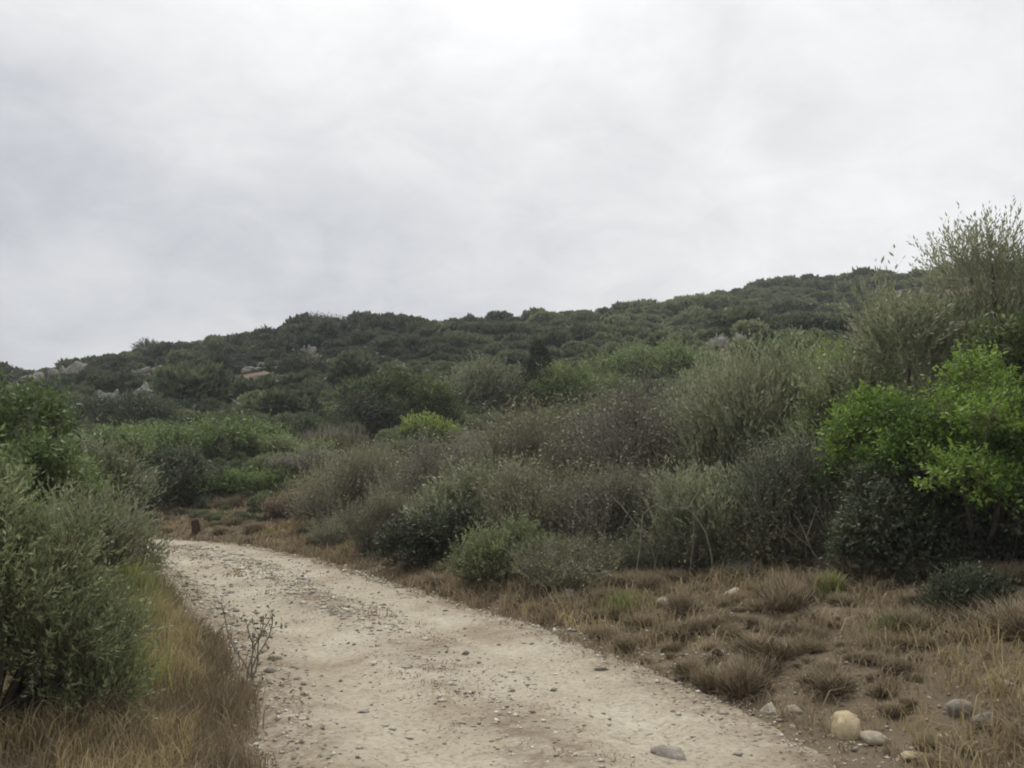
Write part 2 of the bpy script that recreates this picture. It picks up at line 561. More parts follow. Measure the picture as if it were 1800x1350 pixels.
def track_material():
    m, t = new_mat('track_gravel')
    L = t.links
    out = t.nodes.new('ShaderNodeOutputMaterial')
    tc = t.nodes.new('ShaderNodeTexCoord')

    def nz(scale, det, ro):
        n = t.nodes.new('ShaderNodeTexNoise')
        n.inputs['Scale'].default_value = scale; n.inputs['Detail'].default_value = det; n.inputs['Roughness'].default_value = ro
        L.new(tc.outputs['Object'], n.inputs['Vector'])
        return n.outputs[0]
    big = ramp_node(t, [(0.30, (0.235, 0.190, 0.135)), (0.45, (0.328, 0.290, 0.222)), (0.66, (0.405, 0.370, 0.296))])
    L.new(nz(0.9, 6, 0.62), big.inputs[0])
    fine = ramp_node(t, [(0.33, (0.40, 0.37, 0.33)), (0.48, (1.0, 0.99, 0.97)), (0.68, (1.25, 1.25, 1.24))])
    L.new(nz(22, 7, 0.75), fine.inputs[0])
    mx = t.nodes.new('ShaderNodeMix'); mx.data_type = 'RGBA'; mx.blend_type = 'MULTIPLY'; mx.inputs[0].default_value = 0.75
    L.new(big.outputs[0], mx.inputs[6]); L.new(fine.outputs[0], mx.inputs[7])
    # earth and dry litter gathered along the middle and the edges
    a = t.nodes.new('ShaderNodeAttribute'); a.attribute_name = 'tint'
    th = math_node(t, 'MULTIPLY', a.outputs['Fac'], math_node(t, 'SUBTRACT', math_node(t, 'MULTIPLY', nz(3.5, 6, 0.7), 3.4), 1.15))
    th.node.use_clamp = True
    mx2 = t.nodes.new('ShaderNodeMix'); mx2.data_type = 'RGBA'
    L.new(th, mx2.inputs[0])
    L.new(mx.outputs[2], mx2.inputs[6])
    mx2.inputs[7].default_value = (0.140, 0.104, 0.068, 1)
    p = t.nodes.new('ShaderNodeBsdfPrincipled')
    L.new(mx2.outputs[2], p.inputs['Base Color'])
    p.inputs['Roughness'].default_value = 0.97
    p.inputs['Specular IOR Level'].default_value = 0.1
    vor = t.nodes.new('ShaderNodeTexVoronoi'); vor.inputs['Scale'].default_value = 28
    L.new(tc.outputs['Object'], vor.inputs['Vector'])
    h = math_node(t, 'ADD', math_node(t, 'MULTIPLY', vor.outputs['Distance'], -0.5), nz(12, 7, 0.7))
    bp = t.nodes.new('ShaderNodeBump'); bp.inputs['Strength'].default_value = 0.7; bp.inputs['Distance'].default_value = 0.02
    L.new(h, bp.inputs['Height']); L.new(bp.outputs[0], p.inputs['Normal'])
    L.new(p.outputs[0], out.inputs[0])
    return m


track_material()
M = MATS


# ------------------------------------------------------------------ the setting: ground and track
def build_ground():
    az = np.concatenate([np.arange(-0.68, 0.68, 0.009), np.linspace(0.68, 2 * math.pi - 0.68, 130, endpoint=False)])
    nr = 280
    rad = 0.4 * (2600 / 0.4) ** (np.linspace(0, 1, nr))
    A, Rr = np.meshgrid(az, rad)
    x = Rr * np.sin(A); y = Rr * np.cos(A)
    z = H(x.ravel(), y.ravel()).reshape(x.shape)
    far = sstep(500, 2200, Rr)
    z = z * (1 - far) - 6 * far
    V = np.stack([x, y, z], -1).reshape(-1, 3)
    na = len(az)
    i = np.arange(nr - 1)[:, None] * na; j = np.arange(na)[None]; k = (j + 1) % na
    Fc = np.stack([i + j, i + na + j, i + na + k, i + k], -1).reshape(-1, 4)
    mb = MB()
    mb.add(V, Fc, 0.5)
    o = mb.mesh('ground', M['soil'], True)
    # close the small hole under the camera
    ob = bpy.data.objects.new('ground', o)
    COL.objects.link(ob)
    tag(ob, 'brown stony soil rising from the track into a scrub covered hill', kind='structure')


def track_z(s, u):
    rut = -0.055 * np.exp(-((np.abs(u) - 0.72) / 0.26) ** 2)
    crown = 0.03 * (1 - (u / HALF) ** 2)
    edge = -0.16 * sstep(HALF - 0.25, HALF + 0.45, np.abs(u))
    return rut + crown + edge + 0.035 * fbm(s / 0.9, u / 0.45, 41, 3) + 0.024 * fbm(s / 0.22, u / 0.2, 44, 2)


def build_track():
    ss = []
    s0 = 0.0
    smax = (len(CL) - 1) * 0.3
    cd = np.hypot(CL[:, 0], CL[:, 1])
    while s0 < smax:
        ss.append(s0)
        d = np.interp(s0, np.arange(len(CL)) * 0.3, cd)
        s0 += 0.055 if d < 14 else (0.12 if d < 26 else 0.8)
    ss = np.array(ss)
    us = np.linspace(-HALF - 0.5, HALF + 0.5, 60)
    k = np.arange(len(CL)) * 0.3
    cx = np.interp(ss, k, CL[:, 0]); cy = np.interp(ss, k, CL[:, 1])
    nx = np.interp(ss, k, CN[:, 0]); ny = np.interp(ss, k, CN[:, 1])
    U, Sg = np.meshgrid(us, ss)
    x = cx[:, None] + U * nx[:, None]; y = cy[:, None] + U * ny[:, None]
    z = track_z(Sg, U)
    V = np.stack([x, y, z], -1).reshape(-1, 3)
    n = len(us)
    i = np.arange(len(ss) - 1)[:, None] * n; j = np.arange(n - 1)[None]
    Fc = np.stack([i + j, i + j + 1, i + n + j + 1, i + n + j], -1).reshape(-1, 4)
    litter = np.exp(-((U + 0.05) / 0.36) ** 2) * 0.95 * sstep(-0.25, 0.3, fbm(Sg / 1.6, U / 0.8, 51, 3)) + sstep(HALF - 0.95, HALF + 0.1, np.abs(U)) * 1.0
    mb = MB()
    mb.add(V, Fc, litter.ravel())
    o = mb.build('dirt_track', M['track_gravel'], None, True)
    tag(o, 'pale stony dirt track curving away to the left', kind='structure')


build_ground()
build_track()


def surf(x, y):
    """height of what one stands on: track or ground"""
    x = np.atleast_1d(np.asarray(x, float)); y = np.atleast_1d(np.asarray(y, float))
    s, u = road_su(x, y)
    return np.where(np.abs(u) < HALF + 0.5, np.maximum(H(x, y), track_z(s, u)), H(x, y))


# ------------------------------------------------------------------ plants
def lobes_for(rng, a, b, h, n, zmin=0.0, size=(0.20, 0.46)):
    m = min(a, b, h)
    d = norm(rng.normal(size=(n, 3)))
    d[:, 2] = np.abs(d[:, 2]) * (1 - zmin) + zmin
    # an even spread: keep the candidates that lie farthest apart
    r = m * rng.uniform(size[0], size[1], n)
    f = rng.uniform(0.55, 1.0, n) ** 0.7
    c = np.stack([d[:, 0] * f * np.maximum(a - r, 0.05), d[:, 1] * f * np.maximum(b - r, 0.05),
                  np.maximum(d[:, 2] * f * (h - r), r * 0.55)], 1)
    return c, r


def plant(name, loc, w, depth, h, seed, leaf, twig='twig_brown', style='dome', d=20.0, lai=2.6, cap=13500,
          nl=None, zmin=0.0, lsize=(0.20, 0.46), tint=(0.1, 0.9), aspect=0.42, leafk=1.0, label=None, cat='bush', group=None, rz=0.0):
    rng = np.random.default_rng(seed)
    a, b = w / 2, depth / 2
    if style == 'dry' and lsize == (0.20, 0.46):
        lsize = (0.13, 0.34)
    nl = nl or int(np.clip(14 + 9 * max(a, b) / h, 14, 44))
    c, r = lobes_for(rng, a, b, h, nl, zmin, lsize)
    ext = 0.05 * h
    c[:, 2] *= (h - ext - 0.3 * r.mean()) / np.max(c[:, 2] + 0.7 * r)
    c[:, 0] *= a / max(np.max(np.abs(c[:, 0]) + 0.8 * r), 1e-3)
    area = 2 * math.pi * ((a * b) ** 0.8 + (a * h) ** 0.8 + (b * h) ** 0.8) / 3
    ll = float(np.clip(0.0030 * d, 0.032, 0.24)) * leafk
    if style == 'dry':
        ll *= 0.7
    la = ll * ll * aspect * 0.5
    n = int(lai * area / la)
    if style == 'dry':
        n = int(n * 0.55)
    if n > cap:
        ll *= math.sqrt(n / cap); n = cap
    k = {'dome': 8, 'fine': 14, 'upright': 16, 'dry': 9, 'feather': 16}[style]
    ns = max(40, n // k)
    # shoots on the lobes
    pick = rng.choice(nl, ns * 2, p=r ** 2 / np.sum(r ** 2))
    nd = norm(rng.normal(size=(ns * 2, 3)))
    nd[:, 2] = np.where(nd[:, 2] < -0.35, -nd[:, 2], nd[:, 2])
    rr = r[pick] * (0.45 + 0.55 * np.sqrt(rng.uniform(size=ns * 2)))
    P = c[pick] + nd * rr[:, None]
    dist = np.linalg.norm(P[:, None, :] - c[None], axis=2) / r[None]
    dist[np.arange(len(P)), pick] = 9
    ok = (dist.min(1) > 0.62) & (P[:, 2] > 0.02 * h)
    P, nd, pick = P[ok][:ns], nd[ok][:ns], pick[ok][:ns]
    ns = len(P)
    upb = {'dome': 0.35, 'fine': 0.7, 'upright': 1.9, 'dry': 1.25, 'feather': 1.3}[style]
    Dv = norm(nd + np.array([0, 0, upb]) + 0.35 * rng.normal(size=(ns, 3)))
    sl = {'dome': 3.2, 'fine': 5.5, 'upright': 9.0, 'dry': 14.0, 'feather': 7.0}[style] * ll * rng.uniform(0.6, 1.3, ns)
    sl = np.where(rng.uniform(size=ns) < (0.03 if style == 'feather' else (0.2 if style in ('dry', 'upright') else 0.08)), sl * rng.uniform(1.3, 1.5 if style == 'feather' else (1.7 if style == 'dome' else 2.3), ns), sl)
    sl = np.minimum(sl, 0.5 * h)
    lob_t = rng.uniform(tint[0], tint[1], nl)
    st = lob_t[pick] * 0.6 + rng.uniform(tint[0], tint[1], ns) * 0.4
    # leaves along every shoot
    tt = (np.arange(k) + 0.5) / k
    bend = norm(rng.normal(size=(ns, 3)))
    LP = P[:, None, :] + Dv[:, None, :] * (sl[:, None] * tt[None])[..., None] + bend[:, None, :] * (0.18 * sl[:, None] * tt[None] ** 2)[..., None]
    LP = LP.reshape(-1, 3) + 0.12 * ll * rng.normal(size=(ns * k, 3))
    Dl = np.repeat(Dv, k, 0)
    spread = {'dome': 1.1, 'fine': 0.75, 'upright': 0.5, 'dry': 1.0, 'feather': 0.6}[style]
    ld = norm(Dl + spread * norm(rng.normal(size=(ns * k, 3))) + np.array([0, 0, 0.1]))
    upv = norm(np.repeat(nd, k, 0) * 0.7 + np.array([0, 0, 0.8]) + 0.6 * rng.normal(size=(ns * k, 3)))
    wv = norm(np.cross(ld, upv))
    s = ll * rng.uniform(0.65, 1.25, ns * k)[:, None]
    nrm = np.cross(wv, ld)
    mid = LP + ld * s * 0.45
    Q = np.stack([LP, mid + wv * s * aspect * 0.5 - nrm * s * 0.04, LP + ld * s - nrm * s * 0.10, mid - wv * s * aspect * 0.5 - nrm * s * 0.04], 1)
    lt = np.clip(np.repeat(st, k) + 0.16 * rng.normal(size=ns * k), 0, 1)
    root = empty(name, loc, rz)
    if label:
        tag(root, label, cat, group)
    fm = MB()
    fm.quads(Q, lt, 0)
    tr = max(0.0022, 0.00022 * d) * (1.5 if style == 'dry' else 1.0)
    twigs(fm, P - Dv * sl[:, None] * 0.25, Dv, sl * 1.2, tr, np.clip(st + 0.2 * rng.normal(size=ns), 0, 1), 1, rng, 0.2, plain=(d > 8 and style != 'dry') or d > 14)
    tree = cat == 'tree'
    fm.build('crown' if tree else 'foliage', [M[leaf], M[twig]], root)
    # stems up to each lobe
    sm = MB()
    br = 0.022 * h ** 0.8 * (1.6 if tree else 1.0)
    top = None
    if tree:
        top = np.array([0.06 * a, 0, 0.33 * h])
        z = np.linspace(0, 1, 6)[:, None]
        pts = top * z + np.array([0.05 * a, 0.03 * a, 0]) * np.sin(z * 5)
        pts[0, 2] = -0.15
        tube(sm, pts, np.linspace(br * 2.3, br * 1.3, 6) , 8)
    for i in range(nl):
        st0 = np.array([*(c[i, :2] * 0.12), -0.05]) if top is None else top * rng.uniform(0.75, 1.0)
        e = c[i] + np.array([0, 0, (0.35 if tree else -0.1) * r[i]])
        z = np.linspace(0, 1, 5)[:, None]
        mid_ = (st0 + e) / 2 + np.array([*(c[i, :2] * 0.18), 0.05 * h]) + 0.05 * a * rng.normal(size=3)
        pts = (1 - z) ** 2 * st0 + 2 * z * (1 - z) * mid_ + z ** 2 * e
        tube(sm, pts, np.linspace(br, br * 0.2, 5), 5)
        # side branches inside the lobe
        nb = 4
        dd = norm(rng.normal(size=(nb, 3)) + np.array([0, 0, 0.6]))
        twigs(sm, np.repeat(pts[3][None], nb, 0), dd, r[i] * 0.7, br * 0.2, 0.4, 0, rng, plain=True)
    sm.build('trunk' if tree else 'stems', [M['bark']], root, True)
    return root


def put(px, Y, wpx, ytop, **kw):
    """a plant seen at photograph column px, Y metres out, wpx wide and reaching up to row ytop"""
    x = float(pix_dir(px, 831)[0] / pix_dir(px, 831)[1] * Y)
    g = Hs(x, Y)
    topz = at(px, ytop, Y)[2]
    h = max(0.35, topz - g)
    w = wpx / F * Y
    depth = kw.pop('depth', None) or min(w, max(h * 1.3, 0.6 * w))
    return plant(kw.pop('name', 'leafy_bush'), (x, Y, g - 0.03), w, depth, h, d=Y, **kw)


SH = [
    # --- left of the track
    dict(px=-12, Y=5.5, wpx=400, ytop=815, name='leafy_bush', leaf='leaf_grey_green', style='fine', seed=101, cap=54000, lai=2.2, aspect=0.34, nl=60, lsize=(0.12, 0.30), tint=(0.0, 1.0),
         label='large grey green fine leaved bush filling the left foreground'),
    dict(px=155, Y=6.6, wpx=140, ytop=890, leaf='leaf_olive', style='feather', seed=106, cap=18000, lai=2.0, aspect=0.28,
         label='loose pale olive shrub at the track side of the left foreground bush'),
    dict(px=10, Y=10.5, wpx=300, ytop=664, leaf='leaf_deep', style='dome', seed=102, cap=28000, lai=3.0,
         label='tall rounded green bush at the left edge behind the grey green one'),
    dict(px=165, Y=12.5, wpx=190, ytop=795, leaf='leaf_olive', style='fine', seed=103, cap=18000,
         label='olive brown bush peeping over the left foreground bush towards the bend'),
    dict(px=-120, Y=8.0, wpx=300, ytop=760, leaf='leaf_deep', style='dome', seed=104, cap=9000,
         label='dark green bush cut by the left edge of the picture'),
    # --- behind the bend
    dict(px=305, Y=26.5, wpx=170, ytop=790, leaf='leaf_dark', style='dome', seed=110, label='dark blackish bush right behind the bend of the track'),
    dict(px=425, Y=27.0, wpx=200, ytop=828, leaf='leaf_fresh', style='dome', seed=111, label='low fresh green bush on the brown bank behind the bend'),
    dict(px=540, Y=27.5, wpx=130, ytop=800, leaf='leaf_mauve', twig='twig_grey', style='dry', name='twiggy_shrub', cat='shrub', seed=112,
         label='grey twiggy shrub on the bank right of the fresh green bush'),
    dict(px=235, Y=29.5, wpx=230, ytop=752, leaf='leaf_deep', style='dome', seed=113, label='green bush just above the leftmost end of the track'),
    dict(px=370, Y=30.5, wpx=280, ytop=738, leaf='leaf_deep', style='dome', seed=114, label='wide mid green bush above the dark one at the bend'),
    dict(px=490, Y=30.5, wpx=200, ytop=772, leaf='leaf_grey_green', style='dome', seed=115, label='grey green bush left below the big umbrella shaped bush'),
    dict(px=215, Y=46, wpx=175, ytop=690, leaf='leaf_dark', style='dome', seed=116, label='dark rounded bush on the left slope below pale rocks'),
    dict(px=545, Y=50, wpx=130, ytop=735, leaf='leaf_lime', style='dome', seed=117, label='bright green low bush left of the umbrella shaped bush'),
    dict(px=700, Y=40, wpx=215, ytop=640, leaf='leaf_dome', style='dome', seed=118, zmin=0.3, nl=40, lsize=(0.14, 0.34), tint=(0.0, 0.9), cap=26000, cat='bush',
         label='big umbrella shaped bush with a dark hollow below its crown'),
    dict(px=645, Y=38.5, wpx=110, ytop=690, leaf='leaf_dark', style='dome', seed=119, label='bush coloured dark as the shadow under the left side of the umbrella shaped bush'),  # added dark foliage, paints the shadow below the umbrella shaped crown
    dict(px=750, Y=35, wpx=110, ytop=728, leaf='leaf_lime', style='dome', seed=120, label='yellow green bush in front of the umbrella shaped bush'),
    dict(px=535, Y=66, wpx=90, ytop=630, leaf='leaf_dark', style='dome', seed=121, label='dark round bush uphill to the left of the umbrella shaped bush'),
    dict(px=860, Y=47, wpx=150, ytop=640, leaf='leaf_olive', style='fine', seed=123, label='olive grey bush between the umbrella shaped bush and the dark conifer'),
    dict(px=1025, Y=46, wpx=170, ytop=640, leaf='leaf_fresh', style='dome', seed=124, label='fresh green bush right of the dark narrow conifer'),
    dict(px=1070, Y=38, wpx=90, ytop=690, leaf='leaf_fresh', style='dome', seed=125, label='small green bush below the fresh one beside the conifer'),
    dict(px=1160, Y=54, wpx=230, ytop=604, leaf='leaf_deep', style='dome', seed=126, tint=(0.3, 1.0), label='broad green dome shaped bush high on the middle slope'),
    dict(px=1275, Y=60, wpx=170, ytop=618, leaf='leaf_olive', style='fine', seed=127, label='pale olive bush right of the broad green dome on the slope'),
    dict(px=1400, Y=48, wpx=190, ytop=590, leaf='leaf_deep', style='dome', seed=128, label='dark green bush on the slope left of the feathery olive shrub'),
    dict(px=1255, Y=36, wpx=180, ytop=655, leaf='leaf_grey_green', style='fine', seed=129, label='grey green bush rising behind the mauve grey shrub'),
    dict(px=1440, Y=26, wpx=170, ytop=622, leaf='leaf_lime', style='fine', seed=130, label='yellowish green bush behind the upright olive brown shrub'),
    # --- the dry shrubs along the right side
    dict(px=1180, Y=17.0, wpx=350, ytop=705, leaf='leaf_mauve', twig='twig_grey', style='dry', name='twiggy_shrub', cat='shrub', seed=140, cap=20000,
         label='large mauve grey leafless looking shrub in the middle right'),
    dict(px=1345, Y=15.5, wpx=240, ytop=662, leaf='leaf_olive', twig='twig_grey', style='upright', name='twiggy_shrub', cat='shrub', seed=141, cap=22000,
         label='upright olive brown shrub between the mauve grey shrub and the green bush'),
    dict(px=960, Y=18.5, wpx=290, ytop=745, leaf='leaf_dry', twig='twig_grey', style='dry', name='twiggy_shrub', cat='shrub', seed=142,
         label='grey brown twiggy shrub below the dark conifer'),
    dict(px=790, Y=20.5, wpx=260, ytop=790, leaf='leaf_mauve', twig='twig_grey', style='dry', name='twiggy_shrub', cat='shrub', seed=143,
         label='greyish twiggy shrub below the yellow green bush'),
    dict(px=655, Y=21.6, wpx=230, ytop=812, leaf='leaf_dry', twig='twig_grey', style='dry', name='twiggy_shrub', cat='shrub', seed=144,
         label='brownish grey shrub on the far bank above the track'),
    dict(px=560, Y=23.5, wpx=160, ytop=868, leaf='leaf_rust', twig='twig_brown', style='dry', name='twiggy_shrub', cat='shrub', seed=145,
         label='low rusty brown shrub beside the far part of the track'),
    dict(px=880, Y=15.4, wpx=250, ytop=832, leaf='leaf_olive', twig='twig_grey', style='fine', name='twiggy_shrub', cat='shrub', seed=146,
         label='olive drab shrub behind the low dark green bush by the track'),
    dict(px=775, Y=14.6, wpx=190, ytop=898, leaf='leaf_dark', style='dome', seed=147, label='low dark green bush beside the middle of the track'),
    dict(px=690, Y=17.0, wpx=150, ytop=880, leaf='leaf_dry', twig='twig_grey', style='dry', name='twiggy_shrub', cat='shrub', seed=148,
         label='small drab shrub left of the low dark green bush by the track'),
    dict(px=1000, Y=13.3, wpx=240, ytop=845, leaf='leaf_dry', twig='twig_grey', style='dry', name='twiggy_shrub', cat='shrub', seed=149,
         label='drab brown shrub left of the pale dead branches'),
    dict(px=1120, Y=12.6, wpx=230, ytop=855, leaf='leaf_mauve', twig='twig_grey', style='dry', name='twiggy_shrub', cat='shrub', seed=150,
         label='low grey shrub with pale dead branches sticking out'),
    dict(px=900, Y=12.4, wpx=170, ytop=930, leaf='leaf_grey_green', style='fine', seed=151, label='small grey green bush at the foot of the drab shrubs'),
    dict(px=1290, Y=11.6, wpx=240, ytop=855, leaf='leaf_olive', twig='twig_grey', style='upright', name='twiggy_shrub', cat='shrub', seed=152,
         label='low olive green broom like shrub above the stony bank'),
    dict(px=1430, Y=11.2, wpx=220, ytop=800, leaf='leaf_dark', twig='twig_grey', style='dry', name='twiggy_shrub', cat='shrub', seed=153, cap=16000,
         label='dark grey twiggy shrub left of the big bright green bush'),
    # --- the big bushes on the right
    dict(px=1700, Y=10.2, wpx=390, ytop=615, depth=4.2, leaf='leaf_bright', style='dome', seed=160, cap=54000, lai=2.6, aspect=0.5, nl=60, zmin=0.34, lsize=(0.08, 0.24), tint=(0.0, 1.0),
         label='big bright green leafy bush on the right above the dry bank'),
    dict(px=1590, Y=9.7, wpx=220, ytop=790, leaf='leaf_dark', style='dome', seed=162, cap=26000, lai=2.6, aspect=0.5,  # dark leaf colour stands in for the shade below the overhanging crown
         label='bush with leaves coloured dark as shade under the left half of the bright green bush'),
    dict(px=1760, Y=9.7, wpx=230, ytop=770, leaf='leaf_dark', style='dome', seed=166, cap=26000, lai=2.6, aspect=0.5,  # here too the leaves are darkened to deepen the shade in the hollow
         label='bush with leaves coloured dark as shade under the right half of the bright green bush'),
    dict(px=1600, Y=13.2, wpx=220, ytop=545, leaf='leaf_olive', twig='twig_grey', style='fine', seed=167, cap=20000,
         label='dull olive bush rising between the bright green bush and the olive tree'),
    dict(px=1490, Y=14.0, wpx=190, ytop=640, leaf='leaf_grey_green', style='fine', seed=168, cap=20000,
         label='grey green bush filling the gap left of the bright green bush'),
    dict(px=1770, Y=11.8, wpx=220, ytop=560, leaf='leaf_dome', style='dome', seed=169, cap=20000,
         label='deep green bush behind the top of the bright green bush'),
    dict(px=1690, Y=7.9, wpx=130, ytop=1118, name='leafy_bush', leaf='leaf_dark', style='fine', seed=172, cap=9000,
         label='low dark green bush on the bank right of the small green plant'),
    dict(px=1850, Y=10.4, wpx=300, ytop=800, leaf='leaf_dark', style='dome', seed=161, cap=16000, lai=2.6,
         label='dark green bush at the right edge beside the bright green one'),
    dict(px=1900, Y=12.0, wpx=300, ytop=560, leaf='leaf_deep', style='dome', seed=165, cap=12000,
         label='mid green bush cut by the right edge under the olive tree'),
    dict(px=1535, Y=16.0, wpx=220, ytop=535, leaf='leaf_olive', twig='twig_grey', style='feather', name='leafy_bush', seed=163, cap=26000, aspect=0.26,
         label='tall feathery olive grey shrub left of the olive tree'),
]
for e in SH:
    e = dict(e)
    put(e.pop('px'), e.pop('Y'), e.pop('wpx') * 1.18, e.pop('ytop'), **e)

put(1770, 13.5, 330, 408, name='olive_tree', cat='tree', leaf='leaf_olive', twig='twig_grey', style='feather', seed=164, cap=52000, aspect=0.26, lai=2.3, nl=30,
    label='tall feathery olive tree rising above the skyline at the right')


def conifer(px, Y, wpx, ytop, seed, label, group=None, leaf='leaf_dark', n=5200):
    rng = np.random.default_rng(seed)
    x = float(pix_dir(px, 831)[0] / pix_dir(px, 831)[1] * Y)
    g = Hs(x, Y)
    h = at(px, ytop, Y)[2] - g
    rb = wpx / F * Y / 2
    root = tag(empty('conifer_tree', (x, Y, g - 0.03)), label, 'tree', group)
    t = rng.uniform(0, 1, n) ** 1.3
    prof = rb * (1 - t) ** 0.55 * (0.72 + 0.3 * np.sin(t * 40 + rng.uniform(0, 6)) * 0.5 + 0.12) * np.clip(0.55 + t * 6, 0, 1)
    an = rng.uniform(0, 2 * math.pi, n)
    rad = prof * (0.4 + 0.6 * np.sqrt(rng.uniform(size=n))) * (1 + 0.25 * np.sin(3 * an + 9 * t))
    P = np.stack([rad * np.cos(an), rad * np.sin(an), h * (0.05 + 0.95 * t)], 1)
    ll = min(0.0032 * Y, 0.3 * rb + 0.08)
    d = norm(np.stack([np.cos(an), np.sin(an), np.full(n, 0.9)], 1) + 0.4 * rng.normal(size=(n, 3)))
    wv = norm(np.cross(d, rng.normal(size=(n, 3))))
    s = ll * rng.uniform(0.7, 1.4, n)[:, None]
    Q = np.stack([P, P + d * s * 0.5 + wv * s * 0.22, P + d * s, P + d * s * 0.5 - wv * s * 0.22], 1)
    mb = MB(); mb.quads(Q, rng.uniform(0, 1, n))
    mb.build('crown', M[leaf], root)
    tm = MB()
    z = np.linspace(0, 1, 6)[:, None]
    tube(tm, np.array([[0.03 * h, 0, h * 0.97]]) * z * [[0.3, 0, 1]] + np.array([0, 0, -0.05]), np.linspace(0.03 * h, 0.004 * h, 6), 7)
    tm.build('trunk', M['bark'], root, True)


conifer(947, 47, 100, 600, 201, 'dark narrow conifer standing alone in the middle of the slope', n=9000)
for i, (px, yt, w, lab) in enumerate([
        (631, 552, 18, 'thin pointed tree sticking up on the skyline beside the rounded summit'),
        (1022, 549, 32, 'small dark pointed tree on the skyline right of the dip')]):
    conifer(px, float(ridge_d(math.atan((px - 900) / F))) * 0.97, w, yt, 210 + i, lab, 'trees on the skyline', n=1500)
for i, (px, yt, w, lab) in enumerate([
        (548, 556, 80, 'dark rounded tree on the rounded summit of the left hill'),
        (600, 560, 60, 'dark bush on the summit just left of the thin pointed tree'),
        (680, 564, 40, 'small dark bush on the skyline right of the thin pointed tree'),
        (250, 600, 40, 'small dark bush on the skyline low on the left shoulder'),
        (460, 578, 46, 'dark bush on the skyline just below the rounded summit'),
        (1250, 520, 60, 'grey green bush on the right ridge against the sky')]):
    Yd = float(ridge_d(math.atan((px - 900) / F))) * 0.98
    put(px, Yd, w, yt, name='leafy_bush', leaf='leaf_dark', style='dome', seed=230 + i, cap=5000, label=lab, group='bushes on the skyline')


# ------------------------------------------------------------------ mass vegetation: scrub over the hill, undergrowth between the bushes
def scrub_proto(seed, n, ll, mat, twigfrac=0.0, up=0.4, flat=0.8, twig='twig_grey'):
    rng = np.random.default_rng(seed)
    c, r = lobes_for(rng, 1.0, 1.0, flat, 9, 0.0, (0.35, 0.55))
    pick = rng.choice(len(r), n, p=r ** 2 / np.sum(r ** 2))
    nd = norm(rng.normal(size=(n, 3)))
    nd[:, 2] = np.where(nd[:, 2] < -0.3, -nd[:, 2], nd[:, 2])
    P = c[pick] + nd * (r[pick] * (0.55 + 0.45 * np.sqrt(rng.uniform(size=n))))[:, None]
    P[:, 2] = np.maximum(P[:, 2], 0.0)
    d = norm(nd + np.array([0, 0, up]) + 0.6 * rng.normal(size=(n, 3)))
    upv = norm(nd * 0.7 + np.array([0, 0, 0.8]) + 0.5 * rng.normal(size=(n, 3)))
    wv = norm(np.cross(d, upv))
    s = ll * rng.uniform(0.6, 1.35, n)[:, None]
    Q = np.stack([P, P + d * s * 0.5 + wv * s * 0.28, P + d * s, P + d * s * 0.5 - wv * s * 0.28], 1)
    lt = rng.uniform(0.1, 0.9, len(r))[pick] * 0.5 + rng.uniform(0, 1, n) * 0.5
    mb = MB(); mb.quads(Q, lt, 0)
    if twigfrac:
        k = int(n * twigfrac)
        dd = norm(nd[:k] + np.array([0, 0, 1.0]) + 0.4 * rng.normal(size=(k, 3)))
        twigs(mb, P[:k] * 0.9, dd, ll * 5 * rng.uniform(0.5, 1.2, k), ll * 0.05, rng.uniform(0, 1, k), 1, rng)
    me = mb.mesh('scrub_plant', [M[mat], M[twig]])
    return bpy.data.objects.new('scrub_plant', me)


def scatter(name, P, scale, rot, itint, idx, protos, label):
    me = bpy.data.meshes.new(name)
    me.vertices.add(len(P))
    me.vertices.foreach_set('co', P.astype(np.float32).ravel())
    for nm, arr in (('sc', scale), ('rt', rot)):
        a = me.attributes.new(nm, 'FLOAT_VECTOR', 'POINT')
        a.data.foreach_set('vector', arr.astype(np.float32).ravel())
    a = me.attributes.new('itint', 'FLOAT', 'POINT'); a.data.foreach_set('value', itint.astype(np.float32))
    a = me.attributes.new('idx', 'INT', 'POINT'); a.data.foreach_set('value', idx.astype(np.int32))
    o = bpy.data.objects.new(name, me)
    COL.objects.link(o)
    col = bpy.data.collections.new(name + '_plants')
    for p in protos:
        col.objects.link(p)
    t = bpy.data.node_groups.new(name, 'GeometryNodeTree')
    t.interface.new_socket('Geometry', in_out='INPUT', socket_type='NodeSocketGeometry')
    t.interface.new_socket('Geometry', in_out='OUTPUT', socket_type='NodeSocketGeometry')
    gi = t.nodes.new('NodeGroupInput'); go = t.nodes.new('NodeGroupOutput')
    iop = t.nodes.new('GeometryNodeInstanceOnPoints')
    ci = t.nodes.new('GeometryNodeCollectionInfo')
    ci.inputs['Collection'].default_value = col
    ci.inputs['Separate Children'].default_value = True
    ci.inputs['Reset Children'].default_value = True

    def na(nm, ty):
        n = t.nodes.new('GeometryNodeInputNamedAttribute')
        n.data_type = ty
        n.inputs['Name'].default_value = nm
        return n.outputs['Attribute']
    L = t.links
    L.new(gi.outputs[0], iop.inputs['Points'])
    L.new(ci.outputs[0], iop.inputs['Instance'])
    iop.inputs['Pick Instance'].default_value = True
    L.new(na('idx', 'INT'), iop.inputs['Instance Index'])
    L.new(na('sc', 'FLOAT_VECTOR'), iop.inputs['Scale'])
    e2r = t.nodes.new('FunctionNodeEulerToRotation')
    L.new(na('rt', 'FLOAT_VECTOR'), e2r.inputs[0])
    L.new(e2r.outputs[0], iop.inputs['Rotation'])
    L.new(iop.outputs[0], go.inputs[0])
    md = o.modifiers.new('scatter', 'NODES')
    md.node_group = t
    tag(o, label, None, None, 'stuff')
    return o


